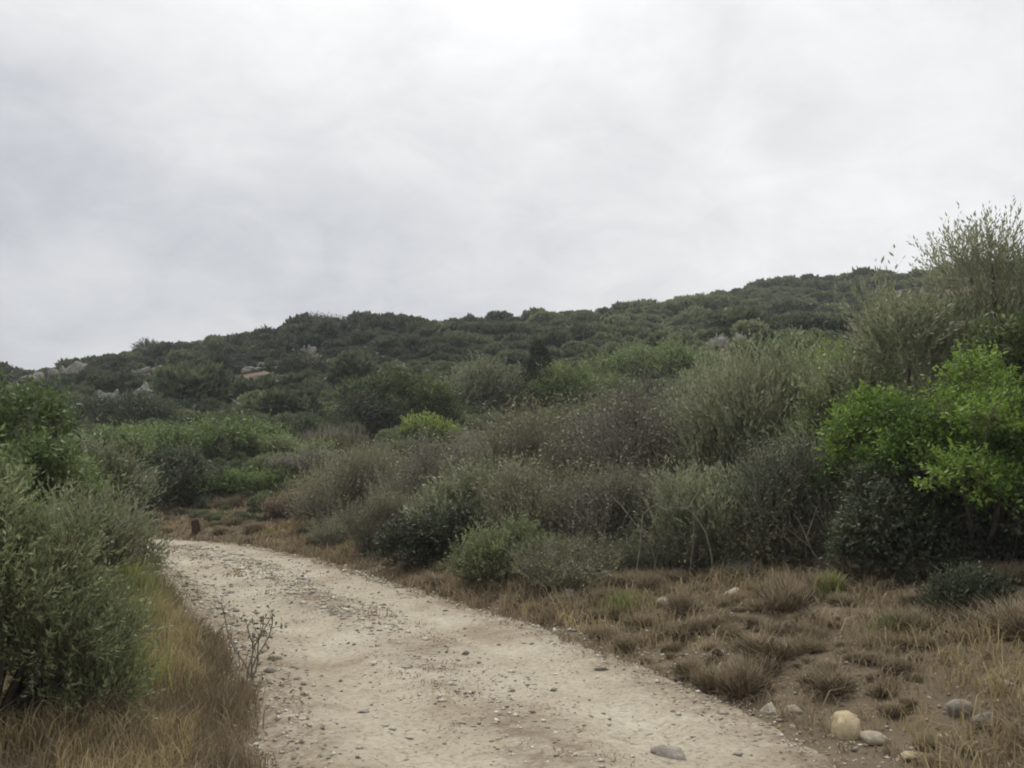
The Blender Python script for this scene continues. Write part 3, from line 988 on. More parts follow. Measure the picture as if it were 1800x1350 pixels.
OUT = [
    (105, 676, 110, 0.45, 'pale grey rock outcrop just under the skyline at the far left'),
    (150, 742, 60, 0.45, 'light rock patch on the left slope above the foreground bush'),
    (215, 704, 90, 0.35, 'long pale rock ledge above the dark bush on the left slope'),
    (300, 682, 64, 0.35, 'small pale outcrop left of the reddish bare earth'),
    (305, 722, 50, 0.5, 'knobbly pale rock left below the reddish bare earth'),
    (545, 624, 36, 0.7, 'single pale boulder high on the hill below the summit'),
    (455, 652, 66, 0.3, 'flat pale rocks just above the reddish bare earth'),
    (625, 668, 110, 0.22, 'long low ledge uphill behind the umbrella shaped bush'),
    (70, 690, 70, 0.4, 'pale rocks below the far left skyline outcrop'),
    (395, 640, 50, 0.35, 'little rock ledge uphill left of the flat pale rocks'),
    (265, 655, 60, 0.3, 'faint pale ledge high above the long pale rock ledge'),
    (480, 700, 50, 0.4, 'pale rock right below the reddish bare earth'),
    (1275, 610, 80, 0.35, 'pale rocks high on the right slope'),
]
OUTP = [ground_hit(o[0], o[1], 30, 150) for o in OUT]
EARTH = ground_hit(415, 684, 30, 150)
EARTH_W = 55.0 / F * EARTH[1]




def brush_proto(seed, stems, mat, twig_i):
    """a tangle of upright thin stems with sparse leaves, one metre tall"""
    rng = np.random.default_rng(seed)
    an = rng.uniform(0, 6.283, stems)
    rr = 0.42 * np.sqrt(rng.uniform(size=stems))
    P = np.stack([rr * np.cos(an), rr * np.sin(an), np.zeros(stems)], 1)
    d = norm(np.stack([np.cos(an) * rr * 1.6, np.sin(an) * rr * 1.6, np.ones(stems)], 1) + 0.22 * rng.normal(size=(stems, 3)))
    Ls = rng.uniform(0.55, 1.2, stems) * (1.05 - 0.6 * rr)
    mb = MB()
    twigs(mb, P, d, Ls, 0.0065, rng.uniform(0, 1, stems), 1, rng, 0.18)
    # side twigs
    k = 5
    t = rng.uniform(0.3, 0.95, (stems, k))
    B = (P[:, None] + d[:, None] * (Ls[:, None] * t)[..., None]).reshape(-1, 3)
    sd = norm(np.repeat(d, k, 0) + 0.75 * rng.normal(size=(stems * k, 3)))
    sl = rng.uniform(0.12, 0.32, stems * k)
    twigs(mb, B, sd, sl, 0.004, rng.uniform(0, 1, stems * k), 1, rng, 0.2)
    m = 5
    tt = rng.uniform(0.15, 1.05, (stems * k, m))
    LP = (B[:, None] + sd[:, None] * (sl[:, None] * tt)[..., None]).reshape(-1, 3)
    n = len(LP)
    ld = norm(np.repeat(sd, m, 0) + 0.8 * rng.normal(size=(n, 3)))
    wv = norm(np.cross(ld, rng.normal(size=(n, 3)) + np.array([0, 0, 0.8])))
    s_ = rng.uniform(0.028, 0.06, n)[:, None]
    mb.quads(np.stack([LP, LP + ld * s_ * 0.5 + wv * s_ * 0.22, LP + ld * s_, LP + ld * s_ * 0.5 - wv * s_ * 0.22], 1),
             np.clip(np.repeat(rng.uniform(0.1, 0.9, stems), k * m) + 0.2 * rng.normal(size=n), 0, 1), 0)
    return bpy.data.objects.new('brush_plant_%02d' % twig_i, mb.mesh('brush_plant', [M[mat], M['twig_grey']]))


def brushwood():
    rng = np.random.default_rng(83)
    n = 2500
    az = rng.uniform(-0.24, 0.62, n)
    r = 9.6 + 18.4 * rng.uniform(size=n) ** 0.8
    x = r * np.sin(az); y = r * np.cos(az)
    s, u = road_su(x, y)
    ed = u - HALF
    f = fbm(x / 3.5, y / 3.5, 84, 3)
    lim = 0.6 + 0.9 * sstep(0.05, 0.30, az)
    keep = (ed > lim + 0.8 * rng.uniform(size=n)) & (f + 0.3 * rng.uniform(size=n) > 0.0) & (r < 20.5 + 8 * sstep(-0.1, 0.2, az)) & ~((az > 0.33) & (r < 13.5)) & ~((az > 0.07) & (az < 0.33) & (r < 11.7))
    x, y, r, ed, f = x[keep], y[keep], r[keep], ed[keep], f[keep]
    n = len(x)
    h = rng.uniform(0.55, 1.15, n) * (0.55 + 0.55 * sstep(0.8, 4.5, ed)) * (0.9 + 0.7 * f)
    wd = h * rng.uniform(0.9, 1.5, n)
    P = np.stack([x, y, H(x, y) - 0.04], 1)
    rt = np.stack([rng.normal(size=n) * 0.12, rng.normal(size=n) * 0.12, rng.uniform(0, 6.28, n)], 1)
    g = fbm(x / 5, y / 5, 85, 2)
    idx = np.where(g + 0.3 * rng.normal(size=n) > 0.1, rng.integers(0, 2, n), 2 + rng.integers(0, 2, n))
    protos = [brush_proto(360, 150, 'scrub_leaf', 0), brush_proto(361, 170, 'scrub_leaf', 1), brush_proto(362, 170, 'under_leaf', 2), brush_proto(363, 190, 'under_leaf', 3)]
    scatter('brushwood', P, np.stack([wd, wd, h], 1), rt, np.clip(0.42 + 1.0 * g + 0.25 * rng.normal(size=n), 0, 1), idx, protos,
            'tangled drab brushwood between the shrubs on the right side')


def far_scrub():
    rng = np.random.default_rng(77)
    n = 9500
    az = rng.uniform(-0.66, 0.66, n)
    q = rng.uniform(0, 1, n)
    D = ridge_d(az)
    r = 48 + (D * 1.08 - 48) * q ** 0.8
    x = r * np.sin(az); y = r * np.cos(az)
    cl = fbm(x / 9, y / 9, 61, 3)
    keep = rng.uniform(size=n) < np.clip(0.85 + cl * 0.8, 0.3, 1)
    keep &= (np.abs(x - EARTH[0]) > EARTH_W * 0.9) | (np.abs(y - EARTH[1]) > 8)
    for (ox, oy), o in zip(OUTP, OUT):
        hw = o[2] / F * oy / 2
        keep &= (np.abs(x / y * oy - ox) > hw * 0.9) | (y > oy + 1.2) | (y < oy - 5)
    x, y, r, cl, az = x[keep], y[keep], r[keep], cl[keep], az[keep]
    n = len(x)
    sz = rng.lognormal(-0.2, 0.52, n) * (0.62 + 0.0035 * r) * (0.95 + 0.7 * cl)
    sz = np.clip(sz, 0.3, 2.8)
    on_top = r > ridge_d(az) * 0.9
    sz = np.where(on_top, np.minimum(sz, 0.8 + 0.4 * (az < -0.12)), sz)
    P = np.stack([x, y, H(x, y) - 0.05], 1)
    sc = np.stack([sz, sz, sz * rng.uniform(0.7, 1.15, n)], 1)
    rt = np.stack([np.zeros(n), np.zeros(n), rng.uniform(0, 6.28, n)], 1)
    tintv = np.clip(0.46 + 0.14 * sstep(-0.05, 0.2, az) + 0.8 * fbm(x / 14, y / 14, 71, 3) + 0.24 * rng.normal(size=n) - 0.10 - 0.40 * sstep(0.08, -0.12, az) * sstep(50, 75, r), 0, 1)
    protos = [scrub_proto(300 + i, 1500, 0.20, 'scrub_leaf') for i in range(5)]
    scatter('hillside_scrub', P, sc, rt, tintv, rng.integers(0, 5, n), protos, 'dark green evergreen scrub covering the hill up to the skyline')


def undergrowth():
    rng = np.random.default_rng(78)
    n = 5200
    az = rng.uniform(-0.62, 0.72, n)
    r = 9 + 47 * rng.uniform(0, 1, n) ** 0.85
    x = r * np.sin(az); y = r * np.cos(az)
    s, u = road_su(x, y)
    need = np.where(u > 0, 3.1 - 0.9 * sstep(10, 20, r) + 1.2 * sstep(0.15, 0.4, az), 3.4)
    keep = np.abs(u) > HALF + need - 1.2
    keep &= ~((u < 0) & (r < 16) & (np.abs(u) < 4.0))
    keep &= ~((az > 0.33) & (r < 12.5))
    x, y, r, az, u = x[keep], y[keep], r[keep], az[keep], u[keep]
    n = len(x)
    sz = np.clip(rng.lognormal(-0.75, 0.35, n) * (0.7 + 0.018 * r), 0.18, 1.2)
    sz *= 0.55 + 0.45 * sstep(2.0, 6.0, np.abs(u) - HALF)
    P = np.stack([x, y, H(x, y) - 0.04], 1)
    sc = np.stack([sz, sz, sz * rng.uniform(0.7, 1.2, n)], 1)
    rt = np.stack([np.zeros(n), np.zeros(n), rng.uniform(0, 6.28, n)], 1)
    f = fbm(x / 7, y / 7, 81, 3)
    tv = np.clip(0.5 + 0.5 * f + 0.2 * rng.normal(size=n) - 0.22 * sstep(-0.1, -0.25, az), 0, 1)
    green = (f + 0.25 * rng.normal(size=n) + 0.8 * sstep(24, 40, r) + 0.5 * sstep(-0.18, -0.28, az) * sstep(22, 26, r) - 0.25) > 0
    idx = np.where(green, rng.integers(0, 3, n), 3 + rng.integers(0, 3, n))
    protos = [scrub_proto(320 + i, 1700, 0.16, 'scrub_leaf') for i in range(3)]
    protos += [scrub_proto(330 + i, 1300, 0.12, 'under_leaf', 0.3, 0.9) for i in range(3)]
    for i, p in enumerate(protos):
        p.name = 'scrub_plant_%02d' % i
    scatter('thicket_undergrowth', P, sc, rt, tv, idx, protos, 'drab low undergrowth filling the gaps between the bushes')


far_scrub()
undergrowth()
brushwood()


# ------------------------------------------------------------------ grass
def blades(mb, P, hgt, wid, lean, tint, rng, mat=0):
    n = len(P)
    an = rng.uniform(0, 2 * math.pi, n)
    ld = np.stack([np.cos(an), np.sin(an), np.zeros(n)], 1)
    wa = rng.uniform(0, 2 * math.pi, n)
    wv = np.stack([np.cos(wa), np.sin(wa), np.zeros(n)], 1) * (wid / 2)[:, None]
    up = np.array([0, 0, 1.0])
    m = P + up * (hgt * 0.55)[:, None] + ld * (hgt * lean * 0.3)[:, None]
    t = P + up * (hgt * (1 - 0.35 * lean))[:, None] + ld * (hgt * lean)[:, None]
    V = np.stack([P - wv, P + wv, m + wv * 0.8, m - wv * 0.8, t], 1)
    b = np.arange(n)[:, None] * 5
    o = mb.n
    mb.add(V.reshape(-1, 3), b + np.array([[0, 1, 2, 3]]), np.repeat(tint, 5), mat)
    mb.f.append((b + np.array([[3, 2, 4]]) + o, mat))


KS = np.arange(len(CL)) * 0.3


def road_point(s, u):
    return (np.interp(s, KS, CL[:, 0]) + u * np.interp(s, KS, CN[:, 0]), np.interp(s, KS, CL[:, 1]) + u * np.interp(s, KS, CN[:, 1]))


S_CAM = float(road_su(0, 0)[0][0])


def grass_field(name, mat, label, n, srange, urange, h, wid, seed, clump, thresh, umode='uniform', power=1.0, lean=(0.15, 0.8)):
    rng = np.random.default_rng(seed)
    # grass grows in tufts
    nt_ = n // 14
    s = S_CAM + srange[0] + (srange[1] - srange[0]) * rng.uniform(size=nt_) ** power
    q = rng.uniform(size=nt_)
    u = urange[0] + (urange[1] - urange[0]) * q
    x, y = road_point(s, u)
    f = fbm(x / clump, y / clump, seed, 3)
    k = rng.uniform(size=nt_) < np.clip(0.5 + (f - thresh) * 2.2, 0.02, 1)
    x, y, f = x[k], y[k], f[k]
    th = rng.uniform(0.6, 1.25, len(x)) * (0.75 + 0.7 * np.clip(f, -0.4, 0.6))
    tt = rng.uniform(0.1, 0.9, len(x))
    x = np.repeat(x, 14); y = np.repeat(y, 14)
    x = x + rng.normal(size=len(x)) * 0.055; y = y + rng.normal(size=len(x)) * 0.055
    m = len(x)
    z = surf(x, y)
    hh = rng.uniform(h[0], h[1], m) * np.repeat(th, 14)
    dist = np.hypot(x, y)
    ww = rng.uniform(wid[0], wid[1], m) * np.clip(dist / 7, 1, 3)
    mb = MB()
    blades(mb, np.stack([x, y, z - 0.01], 1), hh, ww, rng.uniform(lean[0], lean[1], m), np.clip(np.repeat(tt, 14) * 0.6 + 0.4 * rng.uniform(size=m), 0, 1), rng)
    o = mb.build(name, M[mat])
    tag(o, label, None, None, 'stuff')
    return o


grass_field('dry_grass', 'grass_dry', 'tall straw coloured dry grass along the left side of the track', 60000, (1.5, 23), (-3.5, -1.9), (0.09, 0.34), (0.004, 0.009), 401, 0.9, -0.15, power=0.9)
grass_field('brown_grass', 'grass_brown', 'withered brown grass and weeds at the left edge of the track', 60000, (1.5, 23), (-3.0, -1.62), (0.05, 0.26), (0.005, 0.011), 402, 0.6, -0.1)
grass_field('bank_grass', 'grass_brown', 'withered brown grass on the bank right of the track', 110000, (0.5, 32), (1.45, 6.2), (0.05, 0.28), (0.005, 0.013), 403, 0.8, -0.2, lean=(0.3, 1.1))
grass_field('straw_grass', 'grass_dry', 'patches of yellow straw on the bank right of the track', 60000, (0.5, 30), (1.7, 6.0), (0.08, 0.32), (0.005, 0.010), 404, 1.1, 0.05, lean=(0.3, 1.0))
grass_field('track_weeds', 'grass_brown', 'sparse dry weeds along the middle of the track', 12000, (2, 22), (-0.55, 0.45), (0.015, 0.07), (0.004, 0.008), 405, 0.7, 0.15, lean=(0.5, 1.2))


def tuft(px, py, Y, hgt, spread, n, mat, name, label, cat, seed, group=None, wid=(0.006, 0.014)):
    rng = np.random.default_rng(seed)
    p = at(px, py, Y)
    x, y = p[0], Y
    g = float(surf(x, y)[0])
    root = empty(name, (x, y, g))
    tag(root, label, cat, group)
    nn = np.abs(rng.normal(size=n)) * spread * 0.5
    an = rng.uniform(0, 6.283, n)
    P = np.stack([nn * np.cos(an), nn * np.sin(an), np.full(n, -0.02)], 1)
    mb = MB()
    blades(mb, P, rng.uniform(0.45, 1.0, n) * hgt, rng.uniform(wid[0], wid[1], n), rng.uniform(0.1, 0.7, n), rng.uniform(0, 1, n), rng)
    mb.build('blades', M[mat], root)


tuft(222, 960, 10.8, 0.75, 0.5, 700, 'grass_green', 'grass_tuft', 'tall yellow green grass at the edge of the left bush where the track vanishes', 'grass', 501)
tuft(205, 1150, 6.6, 0.55, 0.45, 600, 'grass_green', 'grass_tuft', 'pale green grass between the left foreground bush and the straw', 'grass', 502)
tuft(225, 1040, 8.4, 0.6, 0.4, 500, 'grass_green', 'grass_tuft', 'green grass clump higher up along the left verge', 'grass', 507)
tuft(1010, 1012, 11.3, 0.32, 0.3, 260, 'grass_green', 'grass_tuft', 'small yellow green tuft on the right bank nearer the middle', 'grass', 503)
tuft(1100, 1062, 9.8, 0.30, 0.34, 300, 'grass_green', 'grass_tuft', 'yellow green tuft on the right bank beside pale stones', 'grass', 504)
tuft(1462, 1040, 9.2, 0.34, 0.16, 160, 'grass_green', 'grass_tuft', 'small upright green plant at the foot of the dark twiggy shrub', 'plant', 505, wid=(0.012, 0.03))
tuft(1572, 1130, 7.6, 0.26, 0.2, 160, 'grass_green', 'grass_tuft', 'small green plant on the right bank below the bright green bush', 'plant', 506, wid=(0.012, 0.03))


def dry_weed(px, py, Y, h, seed, label):
    rng = np.random.default_rng(seed)
    p = at(px, py, Y)
    g = float(surf(p[0], Y)[0])
    root = tag(empty('dry_weed', (p[0], Y, g)), label, 'weed')
    for k in range(5):
        mb = MB()
        an = rng.uniform(0, 6.28); ln = rng.uniform(0.1, 0.55)
        hh = h * rng.uniform(0.6, 1.0)
        z = np.linspace(0, 1, 7)[:, None]
        tip = np.array([math.cos(an) * ln * hh, math.sin(an) * ln * hh * 0.6, hh])
        pts = tip * z + np.array([0.02, 0.015, 0]) * np.sin(z * 7 + k)
        pts[0, 2] = -0.03
        tube(mb, pts, np.linspace(0.008, 0.004, 7), 5, 0.85)
        nb = 9
        tsel = rng.uniform(0.35, 1.0, nb)
        base = np.stack([np.interp(tsel, z[:, 0], pts[:, i]) for i in range(3)], 1)
        dd = norm(rng.normal(size=(nb, 3)) + np.array([0, 0, 0.9]))
        ls = h * rng.uniform(0.10, 0.24, nb)
        twigs(mb, base, dd, ls, 0.0036, rng.uniform(0.5, 1.0, nb), 0, rng, 0.1)
        e = base + dd * ls[:, None]
        # seed heads
        for j in range(nb):
            m = 7
            d2 = norm(rng.normal(size=(m, 3)) + dd[j])
            w2 = norm(np.cross(d2, rng.normal(size=(m, 3))))
            s2 = 0.022
            Q = np.stack([np.repeat(e[j][None], m, 0), e[j] + d2 * s2 * 0.5 + w2 * s2 * 0.3, e[j] + d2 * s2, e[j] + d2 * s2 * 0.5 - w2 * s2 * 0.3], 1)
            mb.quads(Q, rng.uniform(0.4, 1.0, m))
        mb.build('stalk', M['twig_grey'], root)


dry_weed(440, 1175, 7.35, 0.66, 511, 'dead grey weed with branching stalks in front of the track on the left')


# ------------------------------------------------------------------ stones
def ico():
    import bmesh
    bm = bmesh.new()
    bmesh.ops.create_icosphere(bm, subdivisions=3, radius=1.0)
    V = np.array([v.co[:] for v in bm.verts]); Fc = np.array([[v.index for v in f.verts] for f in bm.faces])
    bm.free()
    bm = bmesh.new()
    bmesh.ops.create_icosphere(bm, subdivisions=2, radius=1.0)
    V2 = np.array([v.co[:] for v in bm.verts]); F2 = np.array([[v.index for v in f.verts] for f in bm.faces])
    V1 = np.array([(1, 0, 0), (-1, 0, 0), (0, 1, 0), (0, -1, 0), (0, 0, 1), (0, 0, -1), (0.66, 0.66, 0.5)], float)
    F1 = np.array([(0, 6, 4), (0, 2, 6), (2, 4, 6), (2, 1, 4), (1, 3, 4), (3, 0, 4), (2, 0, 5), (1, 2, 5), (3, 1, 5), (0, 3, 5)])
    bm.free()
    return V, Fc, V1, F1, V2, F2


IV, IF, IV1, IF1, IV2, IF2 = ico()


def rock_verts(rng, V, cuts=9, rough=0.06, span=(0.5, 0.86)):
    P = norm(np.sign(V) * np.abs(V) ** 0.75) * (0.75 + 0.25 * np.max(np.abs(V), 1, keepdims=True) ** -0.8) if len(V) > 100 else V.copy()
    for _ in range(cuts):           # broken faces
        nrm = norm(rng.normal(size=3))
        dd = rng.uniform(*span)
        t = P @ nrm - dd
        P = P - np.where(t > 0, t, 0)[:, None] * nrm * 0.92
    ph = rng.uniform(0, 9, 3)
    P = P * (1 + rough * np.sin(P[:, :1] * 5 + ph[0]) * np.sin(P[:, 1:2] * 6 + ph[1]) + rough * 0.6 * np.sin(P[:, 2:] * 13 + ph[2]) * np.sin(P[:, :1] * 11))
    if len(V) > 100:
        P = P * (1 + 0.022 * rng.normal(size=(len(V), 1)))
    return P


def stone(px, py, wpx, flat, seed, mat, name, label, cat='stone', Y=None, group=None, sink=0.28, depth=0.8):
    rng = np.random.default_rng(seed)
    if Y is None:                    # where the sight line meets the ground
        ys = np.arange(4.0, 40, 0.1)
        d = pix_dir(px, py)
        xs = d[0] / d[1] * ys
        zs = EYE + d[2] / d[1] * ys
        hit = np.nonzero(zs <= surf(xs, ys))[0]
        Y = float(ys[hit[0]]) if len(hit) else 20.0
    x = at(px, py, Y)[0]
    w = wpx / F * Y / 2
    big = wpx > 60
    P = rock_verts(rng, IV if big else IV2, 7, 0.03, (0.28, 0.6)) * np.array([w * 1.25, w * depth * 1.25, w * flat * 1.45])
    mb = MB(); mb.add(P, IF if big else IF2, 0.5)
    o = mb.build(name, M[mat], None, False)
    o.location = (x, Y, float(surf(x, Y)[0]) + w * flat * 0.12)
    o.rotation_euler = (0, 0, rng.uniform(-0.6, 0.6))
    tag(o, label, cat, group)


STN = [
    (1480, 1288, 74, 0.62, 'limestone_warm', 'largest stone, pale and yellowish, at the right edge of the track'),
    (1393, 1256, 34, 0.8, 'limestone', 'small whitish upright stone left of the largest stone'),
    (1355, 1252, 34, 0.6, 'limestone', 'small pale stone lying left of the whitish upright stone'),
    (1530, 1312, 52, 0.45, 'limestone', 'flat pale stone just below the largest stone'),
    (1600, 1340, 66, 0.4, 'limestone_warm', 'flat cream stone at the bottom edge right of the track'),
    (1270, 1185, 24, 0.8, 'limestone', 'little white stone at the track edge below a dark clod of earth'),
    (1690, 1262, 46, 0.7, 'limestone_grey', 'grey stone near the right bottom corner, left of its twin'),
    (1735, 1275, 50, 0.6, 'limestone_grey', 'grey stone near the right bottom corner, right of its twin'),
    (1770, 1206, 30, 0.6, 'limestone', 'small pale stone on the bank close to the right edge'),
    (1182, 1330, 66, 0.32, 'limestone_grey', 'flat grey stone bedded in the track at the bottom'),
    (1165, 1068, 40, 0.55, 'limestone', 'pale stone on the bank beside the yellow green tuft'),
    (1205, 1078, 52, 0.6, 'limestone_grey', 'broad greyish stone in the rubble on the right bank'),
    (1232, 1064, 30, 0.6, 'limestone', 'small stone behind the broad greyish one in the rubble'),
    (1290, 1050, 34, 0.6, 'limestone', 'pale stone under the broom like shrub on the bank'),
    (1310, 1172, 36, 0.55, 'limestone_grey', 'weathered stone on the bank right of the little white stone'),
    (1000, 1052, 36, 0.55, 'limestone_grey', 'dark grey stone on the bank left of the yellow green tuft'),
    (1445, 1188, 30, 0.6, 'limestone_grey', 'small grey stone halfway up the lower right bank'),
    (482, 1160, 26, 0.6, 'limestone', 'small pale stone at the foot of the dead weed'),
    (470, 1185, 22, 0.6, 'limestone_grey', 'small grey stone on the left track edge below the dead weed'),
    (1655, 1300, 30, 0.6, 'limestone', 'small pale stone below the twin grey stones'),
    (1060, 1180, 26, 0.35, 'limestone_grey', 'small flat stone near the right edge of the track'),
    (640, 1252, 24, 0.4, 'limestone_grey', 'small dark flat stone in the left wheel track'),
    (1030, 1330, 40, 0.25, 'limestone', 'long flat whitish stone in the lower middle of the track'),
    (250, 1310, 34, 0.6, 'limestone', 'pale stone in the straw at the lower left'),
    (295, 1112, 28, 0.6, 'limestone', 'pale stone in the straw on the left verge'),
]
for i, (px, py, w, fl, mt, lab) in enumerate(STN):
    stone(px, py, w, fl, 600 + i, mt, 'stone', lab, group='loose stones beside the track')

for i, (px, py, w, fl, lab) in enumerate(OUT):
    rng = np.random.default_rng(700 + i)
    x, Y = OUTP[i]
    hw = w / F * Y / 2
    g0 = Hs(x, Y)
    root = tag(empty('rock_outcrop', (x, Y, g0)), lab, 'rock', 'rock outcrops on the hill')
    for k in range(9):
        sx = hw * rng.uniform(0.18, 0.5)
        P = rock_verts(rng, IV2, 12, 0.05) * np.array([sx, sx * 0.9, hw * fl * rng.uniform(0.7, 1.3)])
        ox = rng.uniform(-0.9, 0.9) * hw; oy = rng.uniform(-0.6, 0.6) * hw
        mb = MB()
        mb.add(P, IF2, 0.5)
        o = mb.build('rock', M['outcrop_rock'], root)
        o.location = (ox, oy, Hs(x + ox, Y + oy) - g0 + hw * fl * 0.3)


stone(1268, 1162, 28, 0.8, 640, 'stump_wood', 'earth_clod', 'dark clod of earth just above the little white stone', 'clod')


def red_patch():
    x0, y0 = EARTH[0], EARTH[1]
    n = 26
    u, v = np.meshgrid(np.linspace(-1, 1, n), np.linspace(-1, 1, n))
    rr = np.sqrt(u ** 2 + v ** 2)
    x = x0 + u * EARTH_W; y = y0 + v * 6.0
    z = H(x.ravel(), y.ravel()).reshape(x.shape) + 0.5 * (1 - rr - 0.25 * vnoise(u * 3, v * 3, 91)) + 0.25 * fbm(x / 0.8, y / 0.8, 92, 3)
    V = np.stack([x, y, z], -1).reshape(-1, 3)
    i = np.arange(n - 1)[:, None] * n; j = np.arange(n - 1)[None]
    Fc = np.stack([i + j, i + j + 1, i + n + j + 1, i + n + j], -1).reshape(-1, 4)
    mb = MB(); mb.add(V, Fc, 0.5)
    tag(mb.build('earth_slope', M['red_earth'], None, False), 'patch of bare reddish earth on the left hillside', kind='structure')


red_patch()


def gravel():
    rng = np.random.default_rng(88)
    n = 16000
    s = S_CAM + 2.5 + 20 * rng.uniform(size=n) ** 1.5
    u = np.where(rng.uniform(size=n) < 0.55, rng.normal(size=n) * 0.35, rng.uniform(-1.7, 1.9, n))
    edge = rng.uniform(size=n) < 0.5
    u = np.where(edge, np.where(rng.uniform(size=n) < 0.6, np.abs(rng.normal(size=n)) * 0.8 + 1.35, rng.normal(size=n) * 0.25 - 1.5), u)
    x, y = road_point(s, u)
    z = surf(x, y)
    d = np.hypot(x, y)
    sz = np.clip(rng.lognormal(-4.75, 0.5, n), 0.004, 0.035) * np.clip(d / 9, 0.85, 1.6)
    B = IV1[None] * (1 + 0.28 * rng.normal(size=(n, len(IV1), 1)) * 0.7)
    sc = sz[:, None] * np.stack([rng.uniform(0.8, 1.5, n), rng.uniform(0.7, 1.2, n), rng.uniform(0.4, 0.8, n)], 1)
    B = B * sc[:, None, :]
    an = rng.uniform(0, 6.28, n)[:, None]
    bx = B[..., 0] * np.cos(an) - B[..., 1] * np.sin(an); by = B[..., 0] * np.sin(an) + B[..., 1] * np.cos(an)
    V = np.stack([bx + x[:, None], by + y[:, None], B[..., 2] + (z + sc[:, 2] * 0.3)[:, None]], -1)
    m = len(IV1)
    Fc = (IF1[None] + (np.arange(n) * m)[:, None, None]).reshape(-1, 3)
    mb = MB(); mb.add(V.reshape(-1, 3), Fc, np.repeat(rng.uniform(size=n), m))
    o = mb.build('gravel', M['gravel_stone'])
    tag(o, 'small stones scattered over the track and its edges', None, None, 'stuff')


leaf_mat('gravel_stone', (0.17, 0.15, 0.125), (0.36, 0.325, 0.265), (0.58, 0.545, 0.47), trans=0, rough=0.95)
gravel()


def litter():
    """fallen leaves and bits of bark on the right bank"""
    rng = np.random.default_rng(89)
    n = 45000
    s = S_CAM + 1 + 26 * rng.uniform(size=n) ** 1.1
    u = np.where(rng.uniform(size=n) < 0.75, rng.uniform(1.15, 6.2, n), rng.uniform(-2.8, -1.2, n))
    x, y = road_point(s, u)
    z = surf(x, y)
    d = norm(np.stack([rng.normal(size=n), rng.normal(size=n), 0.35 * rng.normal(size=n)], 1))
    w = norm(np.cross(d, np.array([0, 0, 1.0]) + 0.4 * rng.normal(size=(n, 3))))
    L_ = (rng.uniform(0.015, 0.05, n) * np.clip(np.hypot(x, y) / 9, 1, 2))[:, None]
    P = np.stack([x, y, z + rng.uniform(0.003, 0.03, n)], 1)
    Q = np.stack([P, P + d * L_ * 0.5 + w * L_ * 0.22, P + d * L_, P + d * L_ * 0.5 - w * L_ * 0.22], 1)
    mb = MB(); mb.quads(Q, rng.uniform(size=n))
    tag(mb.build('leaf_litter', M['grass_brown']), 'dry leaf litter strewn over the banks', None, None, 'stuff')


litter()


# ------------------------------------------------------------------ dead wood
def dead_branch(a, b, Y, r, seed, label, forks=3):
    rng = np.random.default_rng(seed)
    A = at(a[0], a[1], Y); B = at(b[0], b[1], Y - 0.15)
    root = A.copy()
    z = np.linspace(0, 1, 7)[:, None]
    pts = A * (1 - z) + B * z + 0.03 * rng.normal(size=3) * np.sin(z * 6)
    foot = np.array([A[0] + 0.25 * (A[0] - B[0]), Y + 0.1, Hs(A[0], Y + 0.1) - 0.05])
    pts = np.vstack([foot, (foot + A) / 2 + [0.02, 0, 0.03], pts])
    root = foot
    pts = pts - root
    mb = MB()
    tube(mb, pts, np.linspace(r, r * 0.35, 9), 7, 0.5)
    for k in range(forks):
        t = rng.integers(4, 8)
        ln = np.linalg.norm(B - A) * rng.uniform(0.3, 0.6)
        dd = norm((pts[-1] - pts[0]) + 0.7 * np.linalg.norm(B - A) * rng.normal(size=3))
        q = pts[t] + dd * ln * np.linspace(0, 1, 4)[:, None]
        tube(mb, q, np.linspace(r * 0.55, r * 0.2, 4), 5, 0.5)
    o = mb.build('dead_branch', M['dead_wood'], None, True)
    o.location = tuple(root)
    tag(o, label, 'branch', 'pale dead branches in the dry shrubs')


dead_branch((1240, 935), (1178, 858), 10.9, 0.014, 801, 'pale dead branch slanting up to the left, rightmost longest one')
dead_branch((1220, 915), (1262, 862), 10.9, 0.009, 802, 'short pale dead branch slanting up to the right')
dead_branch((1140, 945), (1075, 872), 11.2, 0.011, 803, 'grey dead branch slanting up to the left, left of the longest one')
dead_branch((1130, 905), (1195, 880), 11.1, 0.009, 804, 'grey dead branch lying almost level between the slanting ones')
dead_branch((1440, 985), (1395, 905), 9.9, 0.012, 805, 'dead grey stem leaning at the dark twiggy shrub')


def stump():
    Y = 22.7
    x = at(343, 940, Y)[0]
    g = Hs(x, Y)
    root = tag(empty('tree_stump', (x, Y, g)), 'small dark brown stump at the far edge of the track by the bend', 'stump')
    mb = MB()
    z = np.linspace(-0.1, 0.44, 6)
    rng = np.random.default_rng(5)
    tube(mb, np.stack([0.02 * np.sin(z * 9), 0.015 * np.cos(z * 7), z], 1), np.array([0.17, 0.13, 0.105, 0.1, 0.1, 0.085]), 11)
    for k in range(4):
        an = k * 1.6 + 0.3
        tube(mb, np.array([[0.06 * math.cos(an), 0.06 * math.sin(an), 0.06], [0.17 * math.cos(an), 0.17 * math.sin(an), 0.0], [0.27 * math.cos(an), 0.27 * math.sin(an), -0.06]]), [0.06, 0.045, 0.03], 6)
    mb.build('trunk', M['stump_wood'], root, True)


stump()


